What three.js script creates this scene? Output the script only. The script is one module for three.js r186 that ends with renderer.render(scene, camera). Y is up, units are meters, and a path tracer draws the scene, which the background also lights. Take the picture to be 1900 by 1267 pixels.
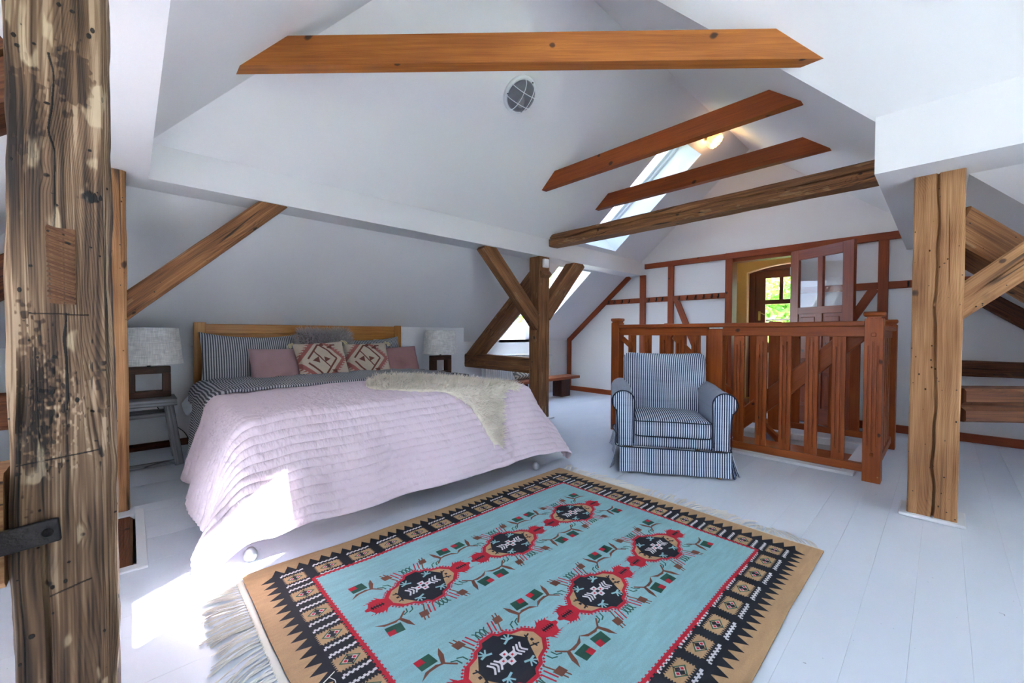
import * as THREE from 'three';
import { RoundedBoxGeometry } from 'three/addons/geometries/RoundedBoxGeometry.js';
import { mergeGeometries, mergeVertices, toCreasedNormals } from 'three/addons/utils/BufferGeometryUtils.js';

// ---------------------------------------------------------------- camera, sky, sun, exposure
const scene = new THREE.Scene();
const camera = new THREE.PerspectiveCamera(2 * Math.atan(633.5 / 753.387) * 180 / Math.PI, 1900 / 1267, 0.05, 200);
camera.rotation.order = 'YXZ';
camera.position.set(0, 1.05, 0);
camera.rotation.set(-1.1431 * Math.PI / 180, -43.2916 * Math.PI / 180, 0.1864 * Math.PI / 180);
scene.add(camera);
const renderer = new THREE.WebGLRenderer({ antialias: true });
renderer.toneMapping = THREE.LinearToneMapping;
renderer.toneMappingExposure = 9.3;
renderer.shadowMap.enabled = true;
{
  const W = 256, H = 128, d = new Float32Array(W * H * 4);
  for (let j = 0; j < H; j++) {
    const up = Math.sin(((j + 0.5) / H - 0.5) * Math.PI), t = Math.pow(Math.max(0, up), 0.55);
    for (let i = 0; i < W; i++) {
      const k = (j * W + i) * 4, a = 0.52 * (up < 0 ? 0.35 : 1);
      d[k] = (1.2 - 0.64 * t) * a; d[k + 1] = (1.38 - 0.48 * t) * a; d[k + 2] = (1.68 - 0.1 * t) * a; d[k + 3] = 1;
    }
  }
  const sky = new THREE.DataTexture(d, W, H, THREE.RGBAFormat, THREE.FloatType);
  sky.mapping = THREE.EquirectangularReflectionMapping; sky.magFilter = THREE.LinearFilter; sky.needsUpdate = true;
  scene.background = sky;
}
const sun = new THREE.DirectionalLight(new THREE.Color(0.94, 0.97, 1), 25);
sun.name = 'sun';
sun.position.set(0.055 * 10 + 1, 10, 6.9 - 1);
sun.target.position.set(1, 0, -1);
sun.castShadow = true;
sun.shadow.mapSize.set(4096, 4096);
Object.assign(sun.shadow.camera, { left: -8, right: 8, top: 8, bottom: -8, near: 1, far: 30 });
scene.add(sun, sun.target);

// ---------------------------------------------------------------- small tools
const TAU = Math.PI * 2, V = (x, y, z) => new THREE.Vector3(x, y, z), clamp = (x, a, b) => Math.min(b, Math.max(a, x)), mix = (a, b, t) => a + (b - a) * t;
const sm = (a, b, x) => { const t = clamp((x - a) / (b - a), 0, 1); return t * t * (3 - 2 * t); };
function rng(seed) { let s = seed * 2654435761 >>> 0; return () => { s = (s + 0x6d2b79f5) | 0; let t = Math.imul(s ^ (s >>> 15), 1 | s); t = (t + Math.imul(t ^ (t >>> 7), 61 | t)) ^ t; return ((t ^ (t >>> 14)) >>> 0) / 4294967296; }; }
const HT = (() => { const r = rng(77), a = new Float32Array(65536); for (let i = 0; i < 65536; i++) a[i] = r() * 2 - 1; return a; })();
// value noise with integer periods (px, py): tiles
function vn(x, y, px, py, s) {
  let xi = Math.floor(x), yi = Math.floor(y); const fx = x - xi, fy = y - yi, u = fx * fx * (3 - 2 * fx), v = fy * fy * (3 - 2 * fy);
  const x0 = ((xi % px) + px) % px, x1 = (x0 + 1) % px, y0 = ((yi % py) + py) % py, y1 = (y0 + 1) % py;
  const h = (a, b) => HT[(a * 193 + b * 1543 + s * 7919) & 65535];
  const a = h(x0, y0), b = h(x1, y0), c = h(x0, y1), d = h(x1, y1);
  return a + (b - a) * u + (c - a) * v + (a - b - c + d) * u * v;
}
const fbm = (x, y, px, py, s, o = 4) => { let f = 0, a = 0.55; for (let i = 0; i < o; i++) { f += a * vn(x, y, px, py, s + i); x *= 2; y *= 2; px *= 2; py *= 2; a *= 0.5; } return f; };
const n1 = (x, s = 0) => vn(x, 3.7 + s * 1.3, 4096, 4096, s);
const n2 = (x, y, s = 0) => vn(x, y, 4096, 4096, s);
function tex(w, h, fn, srgb = true) {
  const d = new Uint8Array(w * h * 4), o = [0, 0, 0];
  for (let j = 0, k = 0; j < h; j++) for (let i = 0; i < w; i++, k += 4) { fn((i + 0.5) / w, (j + 0.5) / h, o); d[k] = clamp(o[0], 0, 1) * 255; d[k + 1] = clamp(o[1], 0, 1) * 255; d[k + 2] = clamp(o[2], 0, 1) * 255; d[k + 3] = 255; }
  const t = new THREE.DataTexture(d, w, h); t.wrapS = t.wrapT = THREE.RepeatWrapping; t.magFilter = THREE.LinearFilter; t.minFilter = THREE.LinearFilter;
  if (srgb) t.colorSpace = THREE.SRGBColorSpace;
  t.needsUpdate = true; return t;
}
const rep = (t, x, y) => { const c = t.clone(); c.repeat.set(x, y); c.needsUpdate = true; return c; };
const M = (color, roughness = 0.7, o = {}) => new THREE.MeshPhysicalMaterial({ color, roughness, ...o });

// names, things and parts
const used = new Map();
function numbered(n) { const k = used.get(n) ?? 0; used.set(n, k + 1); return k ? n + '_' + String(k).padStart(3, '0') : n; }
function tag(o, label, category, group) { o.userData.label = label; o.userData.category = category; if (group) o.userData.group = group; return o; }
function thing(name, label, category, p = [0, 0, 0], group) { const o = new THREE.Group(); o.name = numbered(name); o.position.set(...p); scene.add(o); return tag(o, label, category, group); }
function setting(name, p = [0, 0, 0]) { const o = new THREE.Group(); o.name = numbered(name); o.position.set(...p); o.userData.kind = 'structure'; scene.add(o); return o; }
const world = (o) => { const p = V(0, 0, 0); for (let q = o; q && q !== scene; q = q.parent) p.add(q.position); return p; };
const counts = new WeakMap();
function partName(parent, n) { let m = counts.get(parent); if (!m) counts.set(parent, m = new Map()); const k = m.get(n) ?? 0; m.set(n, k + 1); return k ? n + '_' + String(k).padStart(3, '0') : n; }
const flat = (g) => { g = Array.isArray(g) ? (g.length === 1 ? g[0] : mergeGeometries(g.map((x) => { const y = x.index ? x.toNonIndexed() : x.clone(); for (const k of Object.keys(y.attributes)) if (!['position', 'normal', 'uv'].includes(k)) y.deleteAttribute(k); y.morphAttributes = {}; y.groups = []; return y; }))) : g; return g; };
// geometry is given in world axes; it is moved to the parent's own place. at: the part's own origin
function part(parent, name, g, mat, kind) {
  g = flat(g); const w = world(parent); if (w.lengthSq()) { g = g.clone(); g.translate(-w.x, -w.y, -w.z); }
  const m = new THREE.Mesh(g, mat); m.name = partName(parent, name); m.castShadow = m.receiveShadow = true; if (kind) m.userData.kind = kind; parent.add(m); return m;
}
function solo(name, g, mat, label, category, group) {      // a thing that is one mesh, its origin at the middle of its underside
  g = flat(g); g = g.clone(); g.computeBoundingBox(); const b = g.boundingBox, p = V((b.min.x + b.max.x) / 2, b.min.y, (b.min.z + b.max.z) / 2); g.translate(-p.x, -p.y, -p.z);
  const m = new THREE.Mesh(g, mat); m.name = numbered(name); m.position.copy(p); m.castShadow = m.receiveShadow = true; scene.add(m); return tag(m, label, category, group);
}
function struct(name, g, mat) { const m = new THREE.Mesh(flat(g), mat); m.name = numbered(name); m.userData.kind = 'structure'; m.castShadow = m.receiveShadow = true; scene.add(m); return m; }

// ---------------------------------------------------------------- geometry
function boxUV(g, grain = 'y', ou = 0, ov = 0) {
  if (g.index) g = g.toNonIndexed();
  const p = g.attributes.position, uv = new Float32Array(p.count * 2), a = V(), b = V(), c = V(), n = V(), gi = 'xyz'.indexOf(grain);
  for (let i = 0; i < p.count; i += 3) {
    a.fromBufferAttribute(p, i); b.fromBufferAttribute(p, i + 1); c.fromBufferAttribute(p, i + 2); n.copy(b).sub(a).cross(c.clone().sub(a));
    const m = [Math.abs(n.x), Math.abs(n.y), Math.abs(n.z)], dom = m.indexOf(Math.max(...m));
    let u = (gi + 1) % 3, v = gi; if (dom === gi) { u = (gi + 1) % 3; v = (gi + 2) % 3; } else u = 3 - dom - gi;
    [a, b, c].forEach((q, k) => { uv[(i + k) * 2] = q.getComponent(u) + ou + dom * 0.31; uv[(i + k) * 2 + 1] = q.getComponent(v) + ov; });
  }
  g.setAttribute('uv', new THREE.BufferAttribute(uv, 2)); return g;
}
let boxCount = 0;
function box(x0, x1, y0, y1, z0, z1, r = 0.003, grain) {
  const w = Math.abs(x1 - x0), h = Math.abs(y1 - y0), d = Math.abs(z1 - z0); r = Math.min(r, w / 2.1, h / 2.1, d / 2.1);
  const g = r > 0 ? new RoundedBoxGeometry(w, h, d, 1, r) : new THREE.BoxGeometry(w, h, d);
  g.translate((x0 + x1) / 2, (y0 + y1) / 2, (z0 + z1) / 2);
  boxCount++;
  return boxUV(g, grain ?? 'xyz'[[w, h, d].indexOf(Math.max(w, h, d))], (boxCount * 0.377) % 1, (boxCount * 0.619) % 1);
}
// frame that takes local y to B - A and local x to the given side
function along(A, B, side) { const y = B.clone().sub(A).normalize(), z = side.clone().cross(y).normalize(), x = y.clone().cross(z); return new THREE.Matrix4().makeBasis(x, y, z).setPosition(A); }
function bar(A, B, w, d, side = V(1, 0, 0), r = 0.003) {
  const L = A.distanceTo(B), g = new RoundedBoxGeometry(w, L, d, 1, Math.min(r, w / 2.1, d / 2.1)); g.translate(0, L / 2, 0); boxCount++;
  return boxUV(g, 'y', (boxCount * 0.377) % 1, (boxCount * 0.619) % 1).applyMatrix4(along(A, B, side));
}
// hewn timber from A to B: w along side, d across; wobbling faces, waney edges, cracks as real grooves
function timber(A, B, w, d, side, { seed = 1, amp = 0.005, edge = 0.012, grooves = [], step = 0.05, k = 5, bend = 0, taper = 0, off = 1 } = {}) {
  const L = A.distanceTo(B), P = 2 * (w + d), S = [], cs = [0, w, w + d, 2 * w + d];
  const sides = [[-w / 2, d / 2, 1, 0, 0, 1, w], [w / 2, d / 2, 0, -1, 1, 0, d], [w / 2, -d / 2, -1, 0, 0, -1, w], [-w / 2, -d / 2, 0, 1, -1, 0, d]];
  sides.forEach((q, i) => { const e = Math.min(edge, q[6] / 3); S.push(cs[i] + e); for (let j = 1; j < k; j++) S.push(cs[i] + e + (q[6] - 2 * e) * j / k); S.push(cs[i] + q[6] - e); });
  const G = []; grooves.forEach((g, gi) => { for (let i = S.length - 1; i >= 0; i--) if (Math.abs(S[i] - g.s) < g.w * 1.6) S.splice(i, 1); for (const f of [-1, -0.45, 0, 0.45, 1]) G.push([g.s + f * g.w / 2, gi, f]); });
  const all = [...S.map((s) => [s, -1, 0]), ...G].sort((a, b) => a[0] - b[0]), N = all.length, n = Math.max(2, Math.round(L / step));
  const pos = [], uv = [], idx = [];
  for (let i = 0; i <= n; i++) {
    const t = i / n * L, bx = bend * Math.sin(Math.PI * i / n), sc = 1 - taper * i / n;
    for (let j = 0; j <= N; j++) {
      const [s0, gi, f] = all[j % N]; let s = s0, inw = 0;
      if (gi >= 0) { const g = grooves[gi]; const on = sm(g.t0 ?? -1, (g.t0 ?? -1) + 0.2, t) * (1 - sm((g.t1 ?? 99) - 0.2, g.t1 ?? 99, t)); s += (g.wig ?? 0.006) * (n1(t * 3 + gi * 9, seed) + 0.5 * n1(t * 9, seed + 3)); const wd = 0.45 + 0.55 * Math.abs(n1(t * 2.2 + gi * 5, seed + 7)) * 1.6; inw = on * g.d * Math.max(0, 1 - f * f) * clamp(wd, 0.2, 1.2); }
      let q = 3; while (q > 0 && s < cs[q]) q--;
      const [ox, oz, dx, dz, nx, nz] = sides[q], u = s - cs[q];
      const a = amp * (0.6 * n2(s * 5, t * 1.6 + seed * 11, seed) + 0.5 * n2(s * 22, t * 5 + seed, seed + 1) + 0.25 * n2(s * 60, t * 17, seed + 2)) - inw;
      pos.push((ox + dx * u) * sc + nx * a + bx, t, (oz + dz * u) * sc + nz * a);
      uv.push((j === N ? P : s0) + seed * 0.13 * off, t + seed * 0.37 * off);
      if (i < n && j < N) { const r = i * (N + 1) + j; idx.push(r, r + N + 1, r + 1, r + 1, r + N + 1, r + N + 2); }
    }
  }
  for (const i of [0, n]) { const c = pos.length / 3; pos.push(0, i / n * L, 0); uv.push(0.05, 0.05); for (let j = 0; j <= N; j++) { const r = i * (N + 1) + j; pos.push(pos[r * 3], pos[r * 3 + 1], pos[r * 3 + 2]); uv.push(0.05 + pos[r * 3], 0.05 + pos[r * 3 + 2]); } for (let j = 0; j < N; j++) i ? idx.push(c, c + j + 1, c + j + 2) : idx.push(c, c + j + 2, c + j + 1); }
  const g = new THREE.BufferGeometry(); g.setAttribute('position', new THREE.Float32BufferAttribute(pos, 3)); g.setAttribute('uv', new THREE.Float32BufferAttribute(uv, 2)); g.setIndex(idx);
  return toCreasedNormals(g, 0.6).applyMatrix4(along(A, B, side));
}
function prism(a, b) {           // between two like polygons (arrays of vectors), closed
  const n = a.length, pos = [], tri = (p, q, r) => pos.push(...p.toArray(), ...q.toArray(), ...r.toArray());
  for (let i = 0; i < n; i++) { const j = (i + 1) % n; tri(a[i], a[j], b[j]); tri(a[i], b[j], b[i]); }
  for (let i = 1; i < n - 1; i++) { tri(a[0], a[i + 1], a[i]); tri(b[0], b[i], b[i + 1]); }
  const g = new THREE.BufferGeometry(); g.setAttribute('position', new THREE.Float32BufferAttribute(pos, 3)); g.computeVertexNormals(); return boxUV(g, 'y');
}
function tube(pts, r, n = 24, k = 8, closed = false) { return boxless(new THREE.TubeGeometry(new THREE.CatmullRomCurve3(pts, closed), n, r, k, closed)); }
const boxless = (g) => g.index ? g.toNonIndexed() : g;
function lathe(prof, p, seg = 40) { const g = boxless(new THREE.LatheGeometry(prof.map(([r, y]) => new THREE.Vector2(r, y)), seg)); return g.translate(...p); }
function grid(nu, nv, f) {       // f(u, v) -> [x, y, z, s, t]
  const pos = [], uv = [], idx = [];
  for (let j = 0; j <= nv; j++) for (let i = 0; i <= nu; i++) { const q = f(i / nu, j / nv); pos.push(q[0], q[1], q[2]); uv.push(q[3] ?? i / nu, q[4] ?? j / nv); if (i < nu && j < nv) { const a = j * (nu + 1) + i; idx.push(a, a + 1, a + nu + 2, a, a + nu + 2, a + nu + 1); } }
  const g = new THREE.BufferGeometry(); g.setAttribute('position', new THREE.Float32BufferAttribute(pos, 3)); g.setAttribute('uv', new THREE.Float32BufferAttribute(uv, 2)); g.setIndex(idx); g.computeVertexNormals(); return g;
}
function shell(g, t) {           // gives a sheet thickness t against its normals
  const p = g.attributes.position, n = g.attributes.normal, c = p.count, pos = new Float32Array(c * 6), uv = new Float32Array(c * 4), ix = [...g.index.array], out = [...ix];
  pos.set(p.array); uv.set(g.attributes.uv.array); uv.set(g.attributes.uv.array, c * 2);
  for (let i = 0; i < c; i++) for (let k = 0; k < 3; k++) pos[(c + i) * 3 + k] = p.array[i * 3 + k] - n.array[i * 3 + k] * t;
  const edges = new Map(); for (let i = 0; i < ix.length; i += 3) for (let k = 0; k < 3; k++) { const a = ix[i + k], b = ix[i + (k + 1) % 3]; edges.set(a * c + b, [a, b]); out.push(); }
  for (let i = 0; i < ix.length; i += 3) out.push(c + ix[i], c + ix[i + 2], c + ix[i + 1]);
  for (const [a, b] of edges.values()) if (!edges.has(b * c + a)) out.push(b, a, c + a, b, c + a, c + b);
  const r = new THREE.BufferGeometry(); r.setAttribute('position', new THREE.BufferAttribute(pos, 3)); r.setAttribute('uv', new THREE.BufferAttribute(uv, 2)); r.setIndex(out); r.computeVertexNormals(); return r;
}
// ---------------------------------------------------------------- materials
// wood: u across the grain, v along it, both in shares of the tile (W x L metres)
function wood(w, h, W, L, seed, { rings = 26, knots = 5, cracks = 0, worms = 0, ramp, fleck = 0, stain = 0.3, contrast = 1, bumpy = 1, at: own = [], extra }) {
  const r = rng(seed), K = []; for (let i = 0; i < knots; i++) K.push([r(), r(), 0.012 + r() * 0.02, r() < 0.5 ? 1 : -1]); for (const q of own) K.push([q[0] / W, q[1] / L, q[2], q[3]]);
  const wm = []; for (let i = 0; i < worms; i++) wm.push([r(), r(), 0.0012 + r() * 0.0028, 0.5 + r() * 1.2]);
  const N = w * h, tone = new Float32Array(N), dark = new Float32Array(N), fl = new Float32Array(N);
  const per = (d) => d - Math.round(d);
  for (let j = 0; j < h; j++) for (let i = 0; i < w; i++) {
    const u = (i + 0.5) / w, v = (j + 0.5) / h; let g = u * rings + rings * (0.11 * vn(u * 3, v * 3, 3, 3, seed) + 0.03 * vn(u * 8, v * 9, 8, 9, seed + 1)) + 0.25 * vn(u * 40, v * 30, 40, 30, seed + 2), kn = 0;
    for (const q of K) { const dx = per(u - q[0]) * W / q[2], dy = per(v - q[1]) * L / (q[2] * 2.6), e = dx * dx + dy * dy; if (e < 14) { const f = Math.exp(-e * 0.45); g += f * rings * q[2] / W * 1.5 * q[3]; const c = dx * dx + dy * dy * 5; kn = Math.max(kn, 1 - sm(0.25, 0.75, Math.sqrt(c) + 0.2 * vn(u * 60, v * 60, 60, 60, seed))); } }
    const ph = g - Math.floor(g), ring = ph < 0.72 ? ph / 0.72 : (1 - ph) / 0.28;
    const fu = Math.round(W * 420), fv = Math.round(L * 9), fib = vn(u * fu, v * fv, fu, fv, seed + 5), fib2 = vn(u * Math.round(W * 150), v * Math.round(L * 4), Math.round(W * 150), Math.round(L * 4), seed + 6);
    const patch = fbm(u * 4, v * 6, 4, 6, seed + 9, 4), k = j * w + i;
    const soft = 0.5 + 0.5 * vn(u * 9, v * 5, 9, 5, seed + 12); tone[k] = clamp(0.5 + contrast * (0.3 * soft * (0.45 - Math.pow(ring, 2)) + 0.19 * fib + 0.2 * fib2) + stain * (0.8 * patch + 0.35 * vn(u * 40, v * 7, 40, 7, seed + 14)) - 0.4 * kn, 0, 1);
    let dk = kn * 0.5;
    if (cracks) { const c1 = vn(u * Math.round(W * 34), v * Math.round(L * 1.1), Math.round(W * 34), Math.round(L * 1.1) || 1, seed + 20), on = sm(0.1, 0.45, vn(u * 5, v * 5, 5, 5, seed + 21)); dk = Math.max(dk, cracks * on * (1 - sm(0.0, 0.07, Math.abs(c1)))); }
    let ef = 0; if (extra) { const e = extra(u * W, v * L); tone[k] = clamp(tone[k] + e[0], 0, 1); dk = Math.max(dk, e[1]); ef = e[2]; }
    dark[k] = dk; fl[k] = ef + fleck ? fleck * sm(0.3, 0.42, fbm(u * 14, v * 16, 14, 16, seed + 30, 4)) * sm(-0.1, 0.25, vn(u * 60, v * 26, 60, 26, seed + 33)) : ef * 0;
  }
  for (const q of wm) { const ri = q[2] / W * w, rj = ri * (W / w) / (L / h) * q[3]; const ci = q[0] * w, cj = q[1] * h; for (let b = -Math.ceil(rj); b <= rj; b++) for (let a = -Math.ceil(ri); a <= ri; a++) if (a * a / ri / ri + b * b / rj / rj < 1) dark[((Math.round(cj + b) + h) % h) * w + (Math.round(ci + a) + w) % w] = 0.85; }
  const at = (u, v) => Math.min(h - 1, v * h | 0) * w + Math.min(w - 1, u * w | 0);
  const map = tex(w, h, (u, v, o) => { const k = at(u, v), t = tone[k] * (ramp.length - 1), a = Math.min(ramp.length - 2, t | 0), f = t - a, d = 1 - 0.82 * dark[k], x = clamp(fl[k], 0, 1); for (let c = 0; c < 3; c++) o[c] = mix(mix(ramp[a][c], ramp[a + 1][c], f) * d, [0.82, 0.74, 0.6][c], x); });
  const bump = tex(w, h, (u, v, o) => { const k = at(u, v); o[0] = o[1] = o[2] = 0.45 + 0.3 * bumpy * (tone[k] - 0.5) - 0.45 * dark[k] + 0.1 * clamp(fl[k], 0, 1); }, false);
  for (const t of [map, bump]) t.repeat.set(1 / W, 1 / L);
  return { map, bumpMap: bump };
}
const c255 = (...a) => a.map((q) => q.map((x) => x / 255));
// the big post has its own sheet, once round (0.644 m) and its whole height: weathering, old saw cuts and paint scraps where they are
const spot = (x, y, u, v, a, b, s) => { const d = Math.hypot((x - u) / a, (y - v) / b) + 0.5 * n2(x * 190, y * 120, s) + 0.35 * n2(x * 60, y * 45, s + 1); return 1 - sm(0.75, 1.05, d); };
const FLECKS = [[0.017, 1.19, 0.007, 0.018], [0.123, 1.14, 0.009, 0.011], [0.014, 1.092, 0.007, 0.012], [0.13, 1.0, 0.005, 0.009], [0.108, 1.04, 0.005, 0.008], [0.075, 0.71, 0.008, 0.048], [0.11, 0.695, 0.004, 0.016], [0.118, 0.683, 0.003, 0.018], [0.1, 0.56, 0.003, 0.022], [0.128, 0.53, 0.004, 0.014], [0.115, 0.455, 0.003, 0.05], [0.095, 0.472, 0.012, 0.003], [0.07, 1.49, 0.004, 0.03], [0.055, 1.46, 0.005, 0.018], [0.11, 1.22, 0.008, 0.004], [0.117, 1.17, 0.003, 0.025], [0.095, 0.79, 0.006, 0.02], [0.125, 0.81, 0.005, 0.035], [0.085, 1.08, 0.003, 0.014], [0.13, 1.22, 0.006, 0.02], [0.118, 0.375, 0.002, 0.03]];
const tBig = wood(1024, 2048, 0.644, 2.1, 11, { rings: 92, knots: 5, cracks: 0.95, worms: 260, fleck: 0.55, stain: 0.7, contrast: 1.25, bumpy: 1.3, ramp: c255([34, 23, 16], [66, 47, 31], [95, 71, 49], [122, 96, 70], [164, 138, 110]),
  at: [[0.118, 1.368, 0.017, 1], [0.06, 1.4, 0.006, -1], [0.05, 0.53, 0.012, 1], [0.1, 0.62, 0.006, -1]],
  extra: (x, y) => {
    if (x > 0.16) return [0, 0, 0];
    const w = 0.004 * n2(x * 30, y * 18, 3); let t = 0, d = 0, f = 0;
    d = Math.max(d, 0.9 * spot(x, y, 0.118, 1.368, 0.016, 0.009, 5));
    if (Math.abs(x - 0.066 - w) < 0.0012 && y > 1.275 && y < 1.66) d = 0.9;
    if (Math.abs(x - 0.081 - w * 1.5) < 0.0016 && y > 0.9 && y < 1.11) d = 0.92;
    if (Math.abs(y - 1.108 + 0.02 * (x - 0.08)) < 0.0011 && x > 0.03 && x < 0.12) d = Math.max(d, 0.7);
    if (Math.abs(y - 0.795 - 0.11 * (x - 0.03)) < 0.0013 && x < 0.13) d = Math.max(d, 0.75);
    if (Math.abs(y - 0.505 - 0.25 * (x - 0.06)) < 0.0016 && x > 0.05 && x < 0.11) d = Math.max(d, 0.6);
    t -= 0.42 * spot(x, y, 0.026, 0.93, 0.03, 0.17, 9) + 0.34 * spot(x, y, 0.1, 1.62, 0.03, 0.07, 11) + 0.25 * spot(x, y, 0.03, 1.52, 0.03, 0.1, 12);
    const eaten = spot(x, y, 0.062, 0.9, 0.036, 0.11, 13); t += eaten * (0.08 + 0.5 * n2(x * 300, y * 120, 15)); d = Math.max(d, eaten * 0.5 * sm(0.35, 0.55, n2(x * 240, y * 90, 17)));
    const worn = spot(x, y, 0.127, 0.88, 0.018, 0.12, 19); t += worn * (0.2 + 0.5 * n2(x * 260, y * 14, 21)); d = Math.max(d, worn * 0.6 * sm(0.3, 0.5, n2(x * 200, y * 9, 23)));
    for (const q of FLECKS) if (Math.abs(y - q[1]) < 0.08) f = Math.max(f, 0.9 * spot(x, y, q[0], q[1], q[2], q[3], 27));
    return [t, d, f];
  } });
const tHoney = wood(640, 1536, 0.8, 2.2, 23, { rings: 85, knots: 9, cracks: 0.75, worms: 200, stain: 0.5, contrast: 0.85, ramp: c255([112, 72, 42], [150, 104, 64], [174, 128, 84], [196, 154, 108]) });
const tDark = wood(640, 1536, 0.8, 2.2, 37, { rings: 90, knots: 9, cracks: 0.8, worms: 90, fleck: 0.25, stain: 0.35, contrast: 1.1, ramp: c255([64, 38, 20], [112, 72, 40], [142, 95, 55], [168, 119, 75]) });
const tPlane = wood(512, 1536, 0.5, 2.2, 51, { rings: 42, knots: 5, stain: 0.3, contrast: 0.5, bumpy: 0.5, ramp: c255([104, 52, 16], [150, 84, 26], [180, 108, 40], [200, 130, 58]) });
const tPine = wood(512, 1024, 0.5, 1.6, 57, { rings: 38, knots: 7, stain: 0.25, contrast: 0.5, bumpy: 0.5, ramp: c255([122, 72, 20], [166, 106, 36], [192, 132, 52], [208, 152, 74]) });
const tStain = wood(512, 1024, 0.5, 1.6, 67, { rings: 40, knots: 3, stain: 0.25, contrast: 0.36, bumpy: 0.6, ramp: c255([96, 38, 10], [138, 64, 20], [166, 84, 30], [184, 104, 44]) });
const tGrey = wood(512, 1024, 0.5, 1.4, 79, { rings: 50, knots: 3, cracks: 0.6, stain: 0.3, contrast: 0.9, ramp: c255([80, 79, 80], [116, 116, 118], [144, 144, 146], [166, 166, 168]) });
const bumpy = (t, b, o) => M(0xffffff, o.roughness ?? 0.75, { ...t, bumpScale: b, ...o });
const mBig = bumpy(tBig, 0.006, { roughness: 0.82 });
const mPlug = bumpy(tHoney, 0.002, { roughness: 0.85, color: 0x94867a });
const mHoney = bumpy(tHoney, 0.003, { roughness: 0.78 });
const mDark = bumpy(tDark, 0.003, { roughness: 0.72, color: 0xffffff });
const mDarker = bumpy(tDark, 0.003, { roughness: 0.78, color: 0xb8a090 });
const mOrange = bumpy(tPlane, 0.0012, { roughness: 0.5 });
const mCollar = bumpy(tPlane, 0.001, { roughness: 0.55, color: 0xe6bd96 });
const mStain = bumpy(tStain, 0.0008, { roughness: 0.42, specularIntensity: 0.7 });
const mTrim = bumpy(tStain, 0.0008, { roughness: 0.55, color: 0xecd8c4 });
const mDoor = bumpy(tStain, 0.0006, { roughness: 0.36, color: 0xdcc6bc, clearcoat: 0.2, clearcoatRoughness: 0.25 });
const mPine = bumpy(tPine, 0.0008, { roughness: 0.42 });
const mGrey = bumpy(tGrey, 0.002, { roughness: 0.8 });
const mLampWood = bumpy(tDark, 0.0015, { roughness: 0.6, color: 0x8a7868 });
const mSlab = bumpy(tHoney, 0.0006, { roughness: 0.4, color: 0xf0b08a });
const mBlock = bumpy(tDark, 0.002, { roughness: 0.6, color: 0x8a6254 });

const tPlaster = tex(512, 512, (u, v, o) => { o[0] = o[1] = o[2] = 0.5 + 0.3 * fbm(u * 24, v * 24, 24, 24, 91, 4) + 0.25 * vn(u * 5, v * 5, 5, 5, 95); }, false);
const mWhite = M(new THREE.Color(0.8, 0.8, 0.81), 0.85, { bumpMap: rep(tPlaster, 0.8, 0.8), bumpScale: 0.0012 });
const tScuff = tex(1024, 1024, (u, v, o) => { const s = 0.5 + 0.5 * fbm(u * 6, v * 6, 6, 6, 101, 5), sp = vn(u * 180, v * 180, 180, 180, 107) > 0.985 ? 0.35 : 0; o[0] = (0.885 - 0.025 * s) - sp; o[1] = (0.91 - 0.02 * s) - sp; o[2] = (0.945 - 0.015 * s) - sp; });
const tFloorR = tex(512, 512, (u, v, o) => { o[0] = o[1] = o[2] = 0.44 + 0.1 * fbm(u * 5, v * 5, 5, 5, 113, 4); }, false);
const mFloor = M(0xffffff, 1, { specularIntensity: 0.8, map: rep(tScuff, 0.5, 0.5), roughnessMap: rep(tFloorR, 0.6, 0.6), bumpMap: rep(tPlaster, 0.5, 0.5), bumpScale: 0.0008 });
const mPaint = M(0xe9ebee, 0.4), mPaintMatte = M(0xe4e6e8, 0.6), mFrame = M(0xeceff0, 0.35), mSilver = M(0xb8bcc0, 0.35, { metalness: 0.9 });
const mGlass = M(0xffffff, 0.02, { transmission: 1, thickness: 0, ior: 1.5 });
const tIron = tex(256, 256, (u, v, o) => { const s = 0.5 + 0.5 * fbm(u * 10, v * 10, 10, 10, 121, 4); o[0] = 0.16 + 0.1 * s; o[1] = 0.15 + 0.08 * s; o[2] = 0.15 + 0.07 * s; });
const mIron = M(0xffffff, 0.5, { map: rep(tIron, 4, 4), metalness: 0.7, bumpMap: rep(tPlaster, 6, 6), bumpScale: 0.003 });
const mBlack = M(0x15161a, 0.5), mBrass = M(0xc9a560, 0.3, { metalness: 1 });

// cloth
const weave = tex(256, 256, (u, v, o) => { const a = Math.sin(u * TAU * 32), b = Math.sin(v * TAU * 32); o[0] = o[1] = o[2] = 0.5 + 0.22 * a * (b > 0 ? 1 : -1) * Math.abs(b) + 0.2 * vn(u * 60, v * 60, 60, 60, 131); }, false);
const linen = tex(512, 512, (u, v, o) => { const h = vn(u * 120, v * 12, 120, 12, 137) + vn(u * 12, v * 120, 12, 120, 139), s = 0.9 + 0.06 * h + 0.05 * fbm(u * 8, v * 8, 8, 8, 141); o[0] = s; o[1] = s * 0.995; o[2] = s * 0.98; });
const stripes = (dark, light, duty, soft = 0.1) => tex(64, 64, (u, v, o) => { const d = Math.abs(u - 0.5) * 2, t = sm(duty - soft, duty + soft, d + 0.05 * vn(u * 8, v * 32, 8, 32, 151)); for (let c = 0; c < 3; c++) o[c] = mix(dark[c], light[c], t) * (0.97 + 0.04 * vn(u * 32, v * 64, 32, 64, 153)); });
const mNavy = M(0xffffff, 0.85, { map: rep(stripes([0.1, 0.15, 0.29], [0.86, 0.9, 0.96], 0.5), 1 / 0.0155, 8), bumpMap: rep(weave, 5, 5), bumpScale: 0.0006, sheen: 0.2 });
const mPiping = M(0x1a2338, 0.8);
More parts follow.
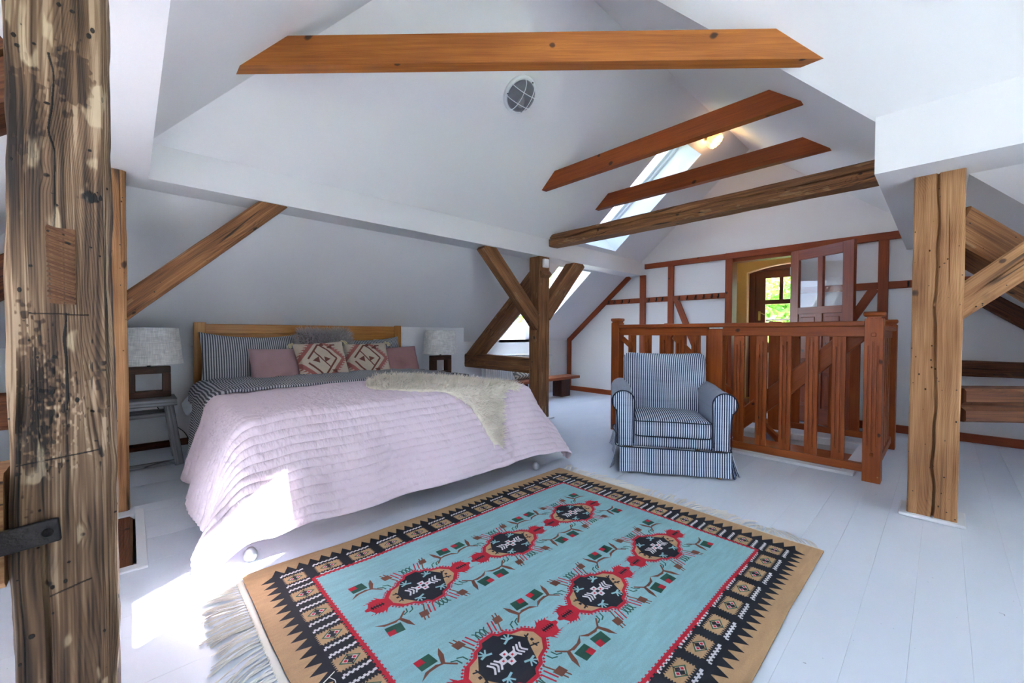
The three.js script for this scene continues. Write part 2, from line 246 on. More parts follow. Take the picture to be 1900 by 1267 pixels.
const mTick = M(0xffffff, 0.9, { map: rep(stripes([0.33, 0.335, 0.37], [0.8, 0.8, 0.81], 0.52), 1 / 0.0175, 8), bumpMap: rep(weave, 5, 5), bumpScale: 0.0006, sheen: 0.2 });
const tCrinkle = tex(512, 512, (u, v, o) => { o[0] = o[1] = o[2] = 0.5 + 0.35 * fbm(u * 26, v * 11, 26, 11, 161, 4) + 0.18 * fbm(u * 60, v * 34, 60, 34, 167, 2); }, false);
const mQuilt = M(new THREE.Color(0.8, 0.66, 0.725), 0.9, { bumpMap: rep(tCrinkle, 1.6, 1.6), bumpScale: 0.009, sheen: 0.3 });
const mSheet = M(0xdfe4ea, 0.9, { bumpMap: rep(tCrinkle, 2, 2), bumpScale: 0.008 });
const mPink = M(new THREE.Color(0.43, 0.265, 0.28), 0.88, { bumpMap: rep(weave, 4, 4), bumpScale: 0.001, sheen: 0.5, sheenColor: new THREE.Color(0.8, 0.5, 0.5) });
const mPinkDeep = M(new THREE.Color(0.36, 0.19, 0.185), 0.92, { bumpMap: rep(weave, 4, 4), bumpScale: 0.001 });
const mLinen = M(0xffffff, 0.9, { map: rep(linen, 3, 3), bumpMap: rep(weave, 5, 5), bumpScale: 0.0008, transmission: 0.15, thickness: 0 });
const mMattress = M(0xe6e6e4, 0.9);
// ---------------------------------------------------------------- the shell of the attic: two wings under one L-shaped roof
const KH = 3.43, RZ = -1.8, RX = 1.63, RY = 3.495;                       // hip plane x - z, the ridges and their height
const aL = (z) => 2.235 + 0.84 * (z + 3.3), bL = (x) => 2.235 + 0.84 * (x - 0.13), aR = (z) => RY - 0.82 * (z - RZ), bR = (x) => RY - 0.86 * (x - RX);
const GX = 6, EZ = 5, WZ = -4.86, WX = WZ + KH;                          // gable wall, end wall, eaves walls
const VX = RX + 3.06 * 1.45 / 1.52, VZ = RZ + 3.06;                      // foot of the valley
{
  const ceiling = setting('ceiling');
  // a roof slope with real openings: outline and holes in (along, across) plan coordinates
  const slope = (outline, holes, lift, normal, T = 0.26) => {
    const P = (q) => V(q[0], lift(...q), q[1]), N = normal.clone().normalize();
    const sh = new THREE.Shape(outline.map((q) => new THREE.Vector2(...q)));
    for (const h of holes) sh.holes.push(new THREE.Path(h.map((q) => new THREE.Vector2(...q))));
    const g = boxless(new THREE.ExtrudeGeometry(sh, { depth: 1, bevelEnabled: false })), p = g.attributes.position;
    for (let i = 0; i < p.count; i++) { const q = P([p.getX(i), p.getY(i)]).addScaledVector(N, p.getZ(i) * T); p.setXYZ(i, q.x, q.y, q.z); }
    g.computeVertexNormals(); boxUV(g, 'x'); return g;
  };
  const rect = (x0, x1, z0, z1) => [[x0, z0], [x1, z0], [x1, z1], [x0, z1]];
  const o = 0.25;
  part(ceiling, 'slope', slope([[WX - o, WZ - o], [GX + 0.15, WZ - o], [GX + 0.15, RZ], [RX, RZ]], [rect(4.40, 5.15, -3.285, -2.08), rect(4.29, 5.03, -4.86, -3.62)], (x, z) => aL(z), V(0, 1, -0.84), 0.4), mWhite);
  part(ceiling, 'slope', slope([[WX - o, WZ - o], [RX, RZ], [RX, EZ + 0.15], [WX - o, EZ + 0.15]], [rect(0.13, 0.93, -0.59, 0.05), rect(-1.1, -0.42, -1.0, -0.1), rect(0.2, 1.1, 2.72, 3.1)], (x, z) => bL(x), V(-0.84, 1, 0)), mWhite);
  part(ceiling, 'slope', slope([[RX, RZ], [GX + 0.15, RZ], [GX + 0.15, VZ + o], [VX + o * 0.954, VZ + o]], [], (x, z) => aR(z), V(0, 1, 0.82)), mWhite);
  part(ceiling, 'slope', slope([[RX, RZ], [VX + o * 0.954, VZ + o], [VX + o * 0.954, EZ + 0.15], [RX, EZ + 0.15]], [], (x, z) => bR(x), V(0.86, 1, 0)), mWhite);
  // cased purlins, triangular in section, mitred at the corners
  const casing = (a, b, c, d) => part(ceiling, 'purlin_casing', prism(a.map((q) => V(...q)), b.map((q) => V(...q))), mWhite);
  const yb = 1.985, fz = -3.335, bz = -3.3 + (yb - 2.235) / 0.84, ft = aL(fz);
  casing([[fz + KH, yb, fz], [fz + KH, ft, fz], [bz + KH - 0.02, yb, bz - 0.02]], [[GX, yb, fz], [GX, ft, fz], [GX, yb, bz - 0.02]]);
  casing([[fz + KH, yb, fz], [fz + KH, ft, fz], [bz + KH - 0.02, yb, bz - 0.02]], [[fz + KH, yb, EZ], [fz + KH, ft, EZ], [bz + KH - 0.02, yb, EZ]]);
  const yq = 1.95, qz = -0.28, qx = 3.06, bqz = RZ + (RY - yq) / 0.82 + 0.02, bqx = RX + (RY - yq) / 0.86 + 0.02;
  const corner = [[qx, yq, qz], [qx, bR(qx) + 0.01, qz], [bqx, yq, bqz]];
  casing(corner, [[GX, yq, qz], [GX, aR(qz), qz], [GX, yq, bqz]]);
  casing(corner, [[qx, yq, EZ], [qx, bR(qx), EZ], [bqx, yq, EZ]]);
  // covers over the ridges and the hip, outside
  const T = 0.34;
  part(ceiling, 'ridge_cover', [bar(V(RX - 0.3, RY + T + 0.05, RZ), V(GX + 0.2, RY + T + 0.05, RZ), 0.9, 0.34, V(0, 0, 1)), bar(V(RX, RY + T + 0.05, RZ - 0.3), V(RX, RY + T + 0.05, EZ + 0.2), 0.6, 0.24), bar(V(WX - 0.4, aL(WZ - 0.4) + T + 0.06, WZ - 0.4), V(RX, RY + T + 0.06, RZ), 0.9, 0.4, V(1, 0, -1).normalize())], mDarker);
}
{ // chimney stack on the ridge: it stands between the sun and the two far roof windows
  struct('wall_chimney', [box(3.7, 5.75, 3.6, 4.5, -2.05, -1.5, 0), box(3.62, 5.83, 4.5, 4.6, -2.13, -1.42, 0.01)], M(0x8c5a48, 0.9));
}
{ // walls with thickness
  const w = 0.15, low = -0.3;
  const gable = (pts, x0, x1, alongX) => { const a = pts.map((q) => alongX ? V(q[0], q[1], x0) : V(x0, q[1], q[0])), b = pts.map((q) => alongX ? V(q[0], q[1], x1) : V(x1, q[1], q[0])); return prism(a, b); };
  struct('wall_bed', [box(WX - w, GX + w, low, 0.95, WZ - w, WZ, 0), box(4.29, 5.03, 0.9, 1.215, WZ - 0.6, WZ, 0.002)], mWhite);
  struct('wall_left', box(WX - w, WX, low, 0.95, WZ - w, EZ + w, 0), mWhite);
  struct('wall_right', [box(VX, VX + w, low, 1.05, VZ, EZ + w, 0), box(VX, GX + w, low, 1.05, VZ, VZ + w, 0)], mWhite);
  // gable wall round the doorway
  const dz0 = -1.99, dz1 = -1.29, dh = 2.075, zl = WZ - w, zr = VZ + w;
  struct('wall_gable', [gable([[zl, low], [dz0, low], [dz0, aL(dz0) + 0.1], [zl, aL(zl) + 0.1]], GX, GX + w), gable([[dz0, dh], [dz1, dh], [dz1, aR(dz1) + 0.1], [RZ, RY + 0.1], [dz0, aL(dz0) + 0.1]], GX, GX + w), gable([[dz1, low], [zr, low], [zr, aR(zr) + 0.1], [dz1, aR(dz1) + 0.1]], GX, GX + w), box(GX, GX + w, low, 0, dz0, dz1, 0)], mWhite);
  // end wall behind the camera, with a window
  const ex = (x) => x < RX ? bL(x) : bR(x), x0 = 1.0, x1 = 2.3;
  struct('wall_back', [gable([[WX - w, low], [x0, low], [x0, ex(x0) + 0.1], [WX - w, ex(WX - w) + 0.1]], EZ, EZ + w, true), gable([[x1, low], [VX + w, low], [VX + w, ex(VX + w) + 0.1], [x1, ex(x1) + 0.1]], EZ, EZ + w, true), gable([[x0, low], [x1, low], [x1, 0.85], [x0, 0.85]], EZ, EZ + w, true), gable([[x0, 2.15], [x1, 2.15], [x1, ex(x1) + 0.1], [RX, RY + 0.1], [x0, ex(x0) + 0.1]], EZ, EZ + w, true)], mWhite);
  // boxed-out stretch of low wall behind the right-hand lamp
  struct('trim_1', prism([[-4.62, 0], [-4.62, aL(-4.62) + 0.01], [-4.87, aL(-4.87) + 0.01], [-4.87, 0]].map((q) => V(2.1, q[1], q[0])), [[-4.62, 0], [-4.62, aL(-4.62) + 0.01], [-4.87, aL(-4.87) + 0.01], [-4.87, 0]].map((q) => V(3.42, q[1], q[0]))), mWhite);
}
{ // floor: painted boards along x; a slot by the corner post shows the old sill, an opening takes the stair
  const floor = setting('floor');
  const T = 0.03, pitch = 0.142, z00 = -0.06, r = rng(5), sx0 = 3.95, sx1 = 5.0, sz0 = -2.38, sz1 = -0.5;
  const plank = (x0, x1, z0, z1) => { if (x1 - x0 > 0.02) part(floor, 'plank', box(x0, x1, -T, (r() - 0.5) * 0.0006, z0 + 0.0002, z1 - 0.0002, 0.0005, 'x'), mFloor); };
  for (let k = -34; k <= 35; k++) {
    const z0 = z00 + k * pitch, z1 = z0 + pitch, zm = (z0 + z1) / 2; if (z0 > EZ || z1 < WZ) continue;
    const right = zm > VZ ? VX : GX; let spans = [[WX, right]];
    const cut = (a, b) => { spans = spans.flatMap(([p, q]) => b <= p || a >= q ? [[p, q]] : [[p, a], [b, q]]); };
    if (zm > -3.25 && zm < -2.45) cut(-0.2, 0.012);
    if (zm > sz0 && zm < sz1) cut(sx0, sx1);
    if (k % 2) { const j = WX + 3.4 + ((k * 7) % 5) * 0.7; spans = spans.flatMap(([p, q]) => j > p + 0.4 && j < q - 0.4 ? [[p, j], [j, q]] : [[p, q]]); }
    for (const [p, q] of spans) plank(p, q, Math.max(z0, WZ), Math.min(z1, EZ));
  }
  part(floor, 'subfloor', [box(WX, sx0, -0.3, -0.2, WZ, EZ, 0), box(sx1, GX, -0.3, -0.2, WZ, EZ, 0), box(sx0, sx1, -0.3, -0.2, WZ, sz0, 0), box(sx0, sx1, -0.3, -0.2, sz1, EZ, 0)], mPaintMatte);
  part(floor, 'slot_edging', [box(0.012, 0.05, -0.02, 0.006, -3.25, -2.42, 0.002), box(-0.22, 0.05, -0.02, 0.008, -2.475, -2.425, 0.002)], mPaint);
  // white kerb round the stair opening
  part(floor, 'stair_kerb', [box(sx0 - 0.06, sx0 + 0.02, -0.04, 0.022, sz0 - 0.06, sz1 + 0.06, 0.004), box(sx1 - 0.02, sx1 + 0.06, -0.04, 0.022, sz0 - 0.06, sz1 + 0.06, 0.004), box(sx0, sx1, -0.04, 0.022, sz0 - 0.06, sz0 + 0.02, 0.004), box(sx0, sx1, -0.04, 0.022, sz1 - 0.02, sz1 + 0.06, 0.004)], mPaint);
  for (let i = 0; i < 3; i++) part(floor, 'landing_board', box(sx0 + 0.02 + i * 0.27, sx0 + 0.265 + i * 0.27, -0.075, -0.035, -1.5, -0.54, 0.005, 'z'), mStain);
  // stairwell
  const sw = setting('stairwell', [4.47, -2.8, -1.44]);
  part(sw, 'shaft_wall', [box(sx0 - 0.12, sx0, -2.8, -0.04, sz0 - 0.12, sz1 + 0.12, 0), box(sx1, sx1 + 0.12, -2.8, -0.04, sz0 - 0.12, sz1 + 0.12, 0), box(sx0, sx1, -2.8, -0.04, sz0 - 0.12, sz0, 0), box(sx0, sx1, -2.8, -0.04, sz1, sz1 + 0.12, 0), box(sx0, sx1, -2.95, -2.8, sz0, sz1, 0)], mWhite);
  for (let i = 0; i < 9; i++) part(sw, 'tread', box(sx0 + 0.01, sx1 - 0.01, -0.21 - i * 0.19, -0.17 - i * 0.19, sz1 - 0.02 - i * 0.2, sz1 - 0.29 - i * 0.2, 0.008, 'x'), mSlab);
}
// ---------------------------------------------------------------- roof windows
function skylight(A, U, W2, N, w, h, T = 0.26) {   // A: a corner on the inner face; U along the ridge, W2 up the slope, N outwards
  const g = setting('window', A.toArray()), at = (u, v, n) => A.clone().addScaledVector(U, u).addScaledVector(W2, v).addScaledVector(N, n);
  g.name = numbered('window_1').replace(/^window_1(_(\d+))?$/, (m, a, b) => 'window_' + (b ? +b + 1 : 1));
  const strip = (n0, n1, t, i, name, mat) => { const nm = (n0 + n1) / 2, d = n1 - n0; part(g, name, [bar(at(i, i + t / 2, nm), at(w - i, i + t / 2, nm), t, d, W2, 0.004), bar(at(i, h - i - t / 2, nm), at(w - i, h - i - t / 2, nm), t, d, W2, 0.004), bar(at(i + t / 2, i, nm), at(i + t / 2, h - i, nm), t, d, U, 0.004), bar(at(w - i - t / 2, i, nm), at(w - i - t / 2, h - i, nm), t, d, U, 0.004)], mat); };
  strip(T - 0.09, T + 0.04, 0.045, -0.005, 'window_frame', mFrame);
  strip(T - 0.06, T + 0.01, 0.055, 0.035, 'sash', mFrame);
  part(g, 'vent_bar', bar(at(0.09, h - 0.1, T - 0.07), at(w - 0.09, h - 0.1, T - 0.07), 0.035, 0.03, W2, 0.008), mSilver);
  part(g, 'pane', bar(at(0.07, h / 2, T - 0.025), at(w - 0.07, h / 2, T - 0.025), h - 0.15, 0.006, W2, 0), mGlass);
  return g;
}
{
  const nA = V(0, 1, -0.84).normalize(), uA = V(0, 0.84, 1).normalize(), lA = Math.hypot(1, 0.84);
  skylight(V(4.40, aL(-3.285), -3.285), V(1, 0, 0), uA, nA, 0.75, 1.205 * lA, 0.4);
  skylight(V(4.29, aL(-4.62), -4.62), V(1, 0, 0), uA, nA, 0.74, 1.0 * lA, 0.4);
  const nB = V(-0.84, 1, 0).normalize(), uB = V(1, 0.84, 0).normalize();
  skylight(V(0.13, bL(0.13), 0.05), V(0, 0, -1), uB, nB, 0.64, 0.8 * lA);
  skylight(V(0.2, bL(0.2), 3.1), V(0, 0, -1), uB, nB, 0.38, 0.9 * lA);
  skylight(V(-1.1, bL(-1.1), -0.1), V(0, 0, -1), uB, nB, 0.9, 0.68 * lA);
  const bw = setting('window_6', [1.65, 0.85, EZ + 0.08]);
  part(bw, 'window_frame', [box(1.0, 1.06, 0.85, 2.15, EZ + 0.04, EZ + 0.11), box(2.24, 2.3, 0.85, 2.15, EZ + 0.04, EZ + 0.11), box(1.62, 1.68, 0.85, 2.15, EZ + 0.04, EZ + 0.11), box(1.0, 2.3, 0.85, 0.91, EZ + 0.04, EZ + 0.11), box(1.0, 2.3, 2.09, 2.15, EZ + 0.04, EZ + 0.11)], mFrame);
  part(bw, 'pane', box(1.05, 2.25, 0.9, 2.1, EZ + 0.07, EZ + 0.076, 0), mGlass);
}

// ---------------------------------------------------------------- timbers of the roof frame
const X1 = V(1, 0, 0), Z1 = V(0, 0, 1), Y1 = V(0, 1, 0);
{
  const post = (name, p, w, d, h, seed, mat, label, o = {}, plate) => {
    const t = thing('timber_post', label, 'post', [p[0], 0, p[1]]);
    part(t, 'post_shaft', timber(V(p[0], -0.02, p[1]), V(p[0], h, p[1]), w, d, X1, { seed, ...o }), mat);
    if (plate) part(t, 'base_plate', plate, mPaint);
    return t;
  };
  // big weathered post by the camera
  const bigPost = post('big', [-0.105, -1.385], 0.152, 0.17, 1.987, 3, mBig, 'rough weathered post with flaking white paint, nearest the camera on the left', { off: 0, amp: 0.008, edge: 0.012, k: 16, step: 0.015, grooves: [{ s: 0.045, w: 0.01, d: 0.012, t0: 0.1, t1: 0.75, wig: 0.01 }, { s: 0.12, w: 0.012, d: 0.014, t0: 0.75, t1: 1.05, wig: 0.008 }, { s: 0.018, w: 0.016, d: 0.016, t0: 0.78, t1: 1.06, wig: 0.012 }] });
  { const cx = -0.179 + 0.0, gs = [box(-0.127, -0.083, 1.11, 1.272, -1.306, -1.296, 0.001)]; for (let i = 0; i < 15; i++) { const y = 1.118 + i * 0.0105; gs.push(bar(V(-0.1255, y + 0.009, -1.2965), V(-0.0845, y - 0.007, -1.2965), 0.0055, 0.004, Y1, 0.0015)); } part(bigPost, 'plug', gs, mPlug); }
  post('corner', [-0.1, -3.36], 0.18, 0.18, 1.987, 5, mHoney, 'narrow-looking brown corner post right behind the big weathered post', { amp: 0.006 });
  post('centre', [3.695, -3.432], 0.19, 0.18, 1.986, 7, mDark, 'dark brown post with a small white box near its top, past the bed', { amp: 0.005, k: 8, step: 0.03, grooves: [{ s: 0.13, w: 0.007, d: 0.01, wig: 0.008 }] }, box(3.56, 3.83, 0, 0.018, -3.54, -3.29, 0.006));
  post('right', [3.385, -0.028], 0.196, 0.2, 1.951, 9, mHoney, 'pale honey-coloured post split by a long dark crack, standing at the right', { amp: 0.003, edge: 0.006, k: 10, step: 0.02, grooves: [{ s: 0.196 + 0.2 * 2 + 0.196 - 0.2 + 0.1, w: 0.014, d: 0.05, wig: 0.012 }] }, [box(3.255, 3.51, 0, 0.02, -0.165, 0.105, 0.008)]);
  // trusses: tie, strut and purlin braces
  const beam = (kind, A, B, w, d, side, mat, label, o) => solo(kind, timber(V(...A), V(...B), w, d, side, o), mat, label, { tie_beam: 'beam', timber_strut: 'beam', timber_brace: 'brace', collar_beam: 'beam', diagonal_beam: 'beam' }[kind] ?? 'beam');
  // centre truss
  beam('tie_beam', [3.7, 0.65, -3.5], [3.7, 0.65, -4.87], 0.17, 0.195, X1, mDark, 'short dark tie beam running from the middle post back to the low wall', { seed: 21, amp: 0.004 });
  beam('timber_strut', [3.7, 1.84, -3.36], [3.7, 0.66, -4.80], 0.17, 0.19, X1, mDark, 'dark slanting strut rising from the tie beam to behind the middle post', { seed: 22, amp: 0.005, grooves: [{ s: 0.36 + 0.17 + 0.1, w: 0.014, d: 0.02 }, { s: 0.17 + 0.09, w: 0.012, d: 0.02 }] });
  beam('timber_brace', [3.66, 1.14, -3.42], [2.8, 2.01, -3.42], 0.12, 0.165, Z1.clone(), mDark, 'brown brace leaning left from the middle post up to the boxed purlin', { seed: 23, amp: 0.004, grooves: [{ s: 0.165 + 0.06, w: 0.01, d: 0.014 }] });
  beam('timber_brace', [3.75, 1.28, -3.43], [4.44, 2.01, -3.43], 0.16, 0.19, Z1.clone(), mDark, 'brown brace leaning right from the middle post toward the skylight', { seed: 24, amp: 0.005 });
  // corner post
  beam('timber_brace', [-0.06, 1.16, -3.41], [0.82, 2.03, -3.41], 0.12, 0.13, Z1.clone(), mDark, 'long dark brace rising over the bedside lamp from the corner post', { seed: 25, amp: 0.004 });
  beam('tie_beam', [-0.18, 0.632, -3.4], [WX - 0.01, 0.632, -3.4], 0.18, 0.18, Z1.clone(), mDarker, 'dark tie beam behind the big left post, farther of the two at the frame edge', { seed: 26 });
  beam('timber_strut', [-0.12, 1.6, -3.4], [WX + 0.1, 0.72, -3.4], 0.17, 0.18, Z1.clone(), mDarker, 'dark slanting strut at the left edge, sloping down behind the big post', { seed: 27 });
  // big post
  beam('tie_beam', [-0.192, 0.642, -1.385], [WX - 0.01, 0.642, -1.385], 0.15, 0.235, Z1.clone(), mHoney, 'brown tie beam strapped to the big left post, cut by the left edge', { seed: 28, amp: 0.006 });
  beam('timber_strut', [-0.17, 1.63, -1.385], [WX + 0.1, 0.7, -1.385], 0.14, 0.19, Z1.clone(), mDarker, 'dark strut end at the top left corner beside the big post', { seed: 29, grooves: [{ s: 0.14 + 0.09, w: 0.012, d: 0.02 }] });
  // right corner post: brace along the purlin, strut and tie on the diagonal
  beam('timber_brace', [3.374, 1.17, 0.0], [3.374, 1.98, 0.86], 0.15, 0.15, X1, mHoney, 'light honey brace rising right from the cracked right-hand post', { seed: 31, amp: 0.003, grooves: [{ s: 0.15 + 0.15 + 0.15 + 0.075, w: 0.008, d: 0.01, t0: 0.1, t1: 0.7 }] });
  const dg = V(1, 0, 1).normalize(), dn = V(1, 0, -1).normalize();
  beam('timber_strut', [3.4, 1.67, 0.0], [4.5, 0.76, 1.1], 0.18, 0.21, dn, mDark, 'dark knotty strut sloping down behind the right-hand post, crossed by the brace', { seed: 32, amp: 0.005 });
  beam('tie_beam', [3.44, 0.655, 0.04], [VX + 0.02, 0.655, VZ + 0.0], 0.16, 0.19, dn, mDarker, 'low brown beam with a dark slot, nearer of the pair right of the post', { seed: 33, amp: 0.004, grooves: [{ s: 0.16 + 0.095, w: 0.03, d: 0.03 }, { s: 0.16 * 2 + 0.19 + 0.095, w: 0.05, d: 0.035, wig: 0.003 }] });
  beam('timber_strut', [5.93, 1.55, 0.08], [5.93, 0.86, 0.9], 0.13, 0.14, X1, mDarker, 'dark thin strut low at the right edge, below the light brace', { seed: 34 });
  beam('tie_beam', [5.93, 0.725, 0.02], [5.93, 0.725, VZ + 0.01], 0.14, 0.145, X1, mDarker, 'dark beam along the far wall, upper of the pair right of the post', { seed: 35, grooves: [{ s: 0.14 * 2 + 0.145 + 0.07, w: 0.016, d: 0.02 }] });
  // collars
  const mitre = (x, t, y0, y1, m, label, seed, mat) => { // prismatic beam cut to both slopes
    const zl = (y) => -3.3 + (y - 2.235) / 0.84 - 0.012, zr = (y) => RZ + (RY - y) / 0.82 + 0.012, q = (xx) => [V(xx, y0, zl(y0)), V(xx, y0, zr(y0)), V(xx, y1, zr(y1)), V(xx, y1, zl(y1))];
    const g = prism(q(x), q(x + t)); boxUV(g, 'z', seed * 0.17, seed * 0.4); solo('collar_beam', g, mat, label, 'beam'); };
  mitre(3.17, 0.07, 2.555, 2.705, 0, 'planed reddish collar beam, upper one of the two thin ones near the skylight', 1, mCollar);
  mitre(4.13, 0.07, 2.553, 2.705, 0, 'planed reddish collar beam, lower of the two thin ones, crossing the skylight', 2, mCollar);
  solo('collar_beam', timber(V(3.84, 2.185, -3.36), V(3.84, 2.185, -0.26), 0.17, 0.145, X1, { seed: 41, amp: 0.006, edge: 0.01, grooves: [{ s: 0.17 * 2 + 0.145 + 0.06, w: 0.012, d: 0.02, wig: 0.012 }] }), mDark, 'rough hewn cross beam with a long crack, lowest above the stair railing', 'beam');
  { // diagonal beam between hip and valley
    const A = V(0.45, 0, -2.665), B = V(2.75, 0, -0.46), d = B.clone().sub(A).normalize(), n = V(-d.z, 0, d.x), y0 = 2.508, y1 = 2.668, back = n.clone().multiplyScalar(Math.sign(n.x - n.z) * 0.075);
    const hit = (o, y, f, s) => { let lo = -1.6, hi = 1.6; for (let i = 0; i < 50; i++) { const m = (lo + hi) / 2, p = o.clone().addScaledVector(d, m); (f(p) > y ? lo = m : hi = m); } return o.clone().addScaledVector(d, (lo + hi) / 2 + s).setY(y); };
    const lf = (p) => -Math.min(bL(p.x), aL(p.z)), rt = (p) => Math.min(bR(p.x), 9);
    const end = (o, y, right) => right ? hit(o, y, (p) => Math.min(bR(p.x), p.x - p.z > 3.42 ? 9 : 9), 0.006) : hit(o, -y, (p) => lf(p), -0.006).setY(y);
    const lift = (p, r) => r ? 0.028 : 0, q = (off) => { const a = A.clone().add(off), b = B.clone().add(off); return [end(a, y0, false), end(b, y0 + 0.03, true), end(b, y1 + 0.03, true), end(a, y1, false)]; };
    const f = q(V(0, 0, 0)), b = q(back), m = new THREE.Matrix4().makeBasis(d, Y1, n), g = prism(f, b);
    g.applyMatrix4(m.clone().invert()); boxUV(g, 'x', 0.13, 0.2); g.applyMatrix4(m);
    const hip = prism([f[0], f[3], b[3], b[0]].map((p) => p.clone().addScaledVector(d, 0.004)), [f[0], f[3], b[3], b[0]].map((p, i) => p.clone().addScaledVector(d, -0.016).setY(p.y + 0.012)));
    const t = thing('diagonal_beam', 'smooth orange beam spanning the room overhead from slope to slope', 'beam', [1.6, 2.5, -1.56]);
    part(t, 'beam_body', g, mOrange);
    part(t, 'plaster_joint', [hip, prism([f[1], f[2], b[2], b[1]].map((p) => p.clone().addScaledVector(d, -0.004)), [f[1], f[2], b[2], b[1]].map((p) => p.clone().addScaledVector(d, 0.016).setY(p.y + 0.012)))], mPaintMatte);
  }
  // old sill in the floor slot, strap on the big post
  solo('sill_beam', timber(V(-0.1, -0.07, -2.47), V(-0.1, -0.07, -3.24), 0.2, 0.12, X1, { seed: 44, amp: 0.005 }), mDarker, 'dark old sill timber showing in the floor slot beside the big post', 'beam');
  const s = thing('iron_strap', 'black forged iron strap tying the big post to its tie beam', 'strap', [-0.2, 0.58, -1.29]);
  part(s, 'strap_bar', [bar(V(-0.62, 0.596, -1.288), V(-0.112, 0.63, -1.288), 0.05, 0.012, Y1, 0.004)], mIron);
  part(s, 'strap_eye', [box(-0.225, -0.195, 0.54, 0.78, -1.3, -1.2, 0.008)], mIron);
  part(s, 'nail_head', [new THREE.SphereGeometry(0.009, 10, 8).toNonIndexed().scale(1, 1, 0.5).translate(-0.13, 0.629, -1.281)], mIron);
}
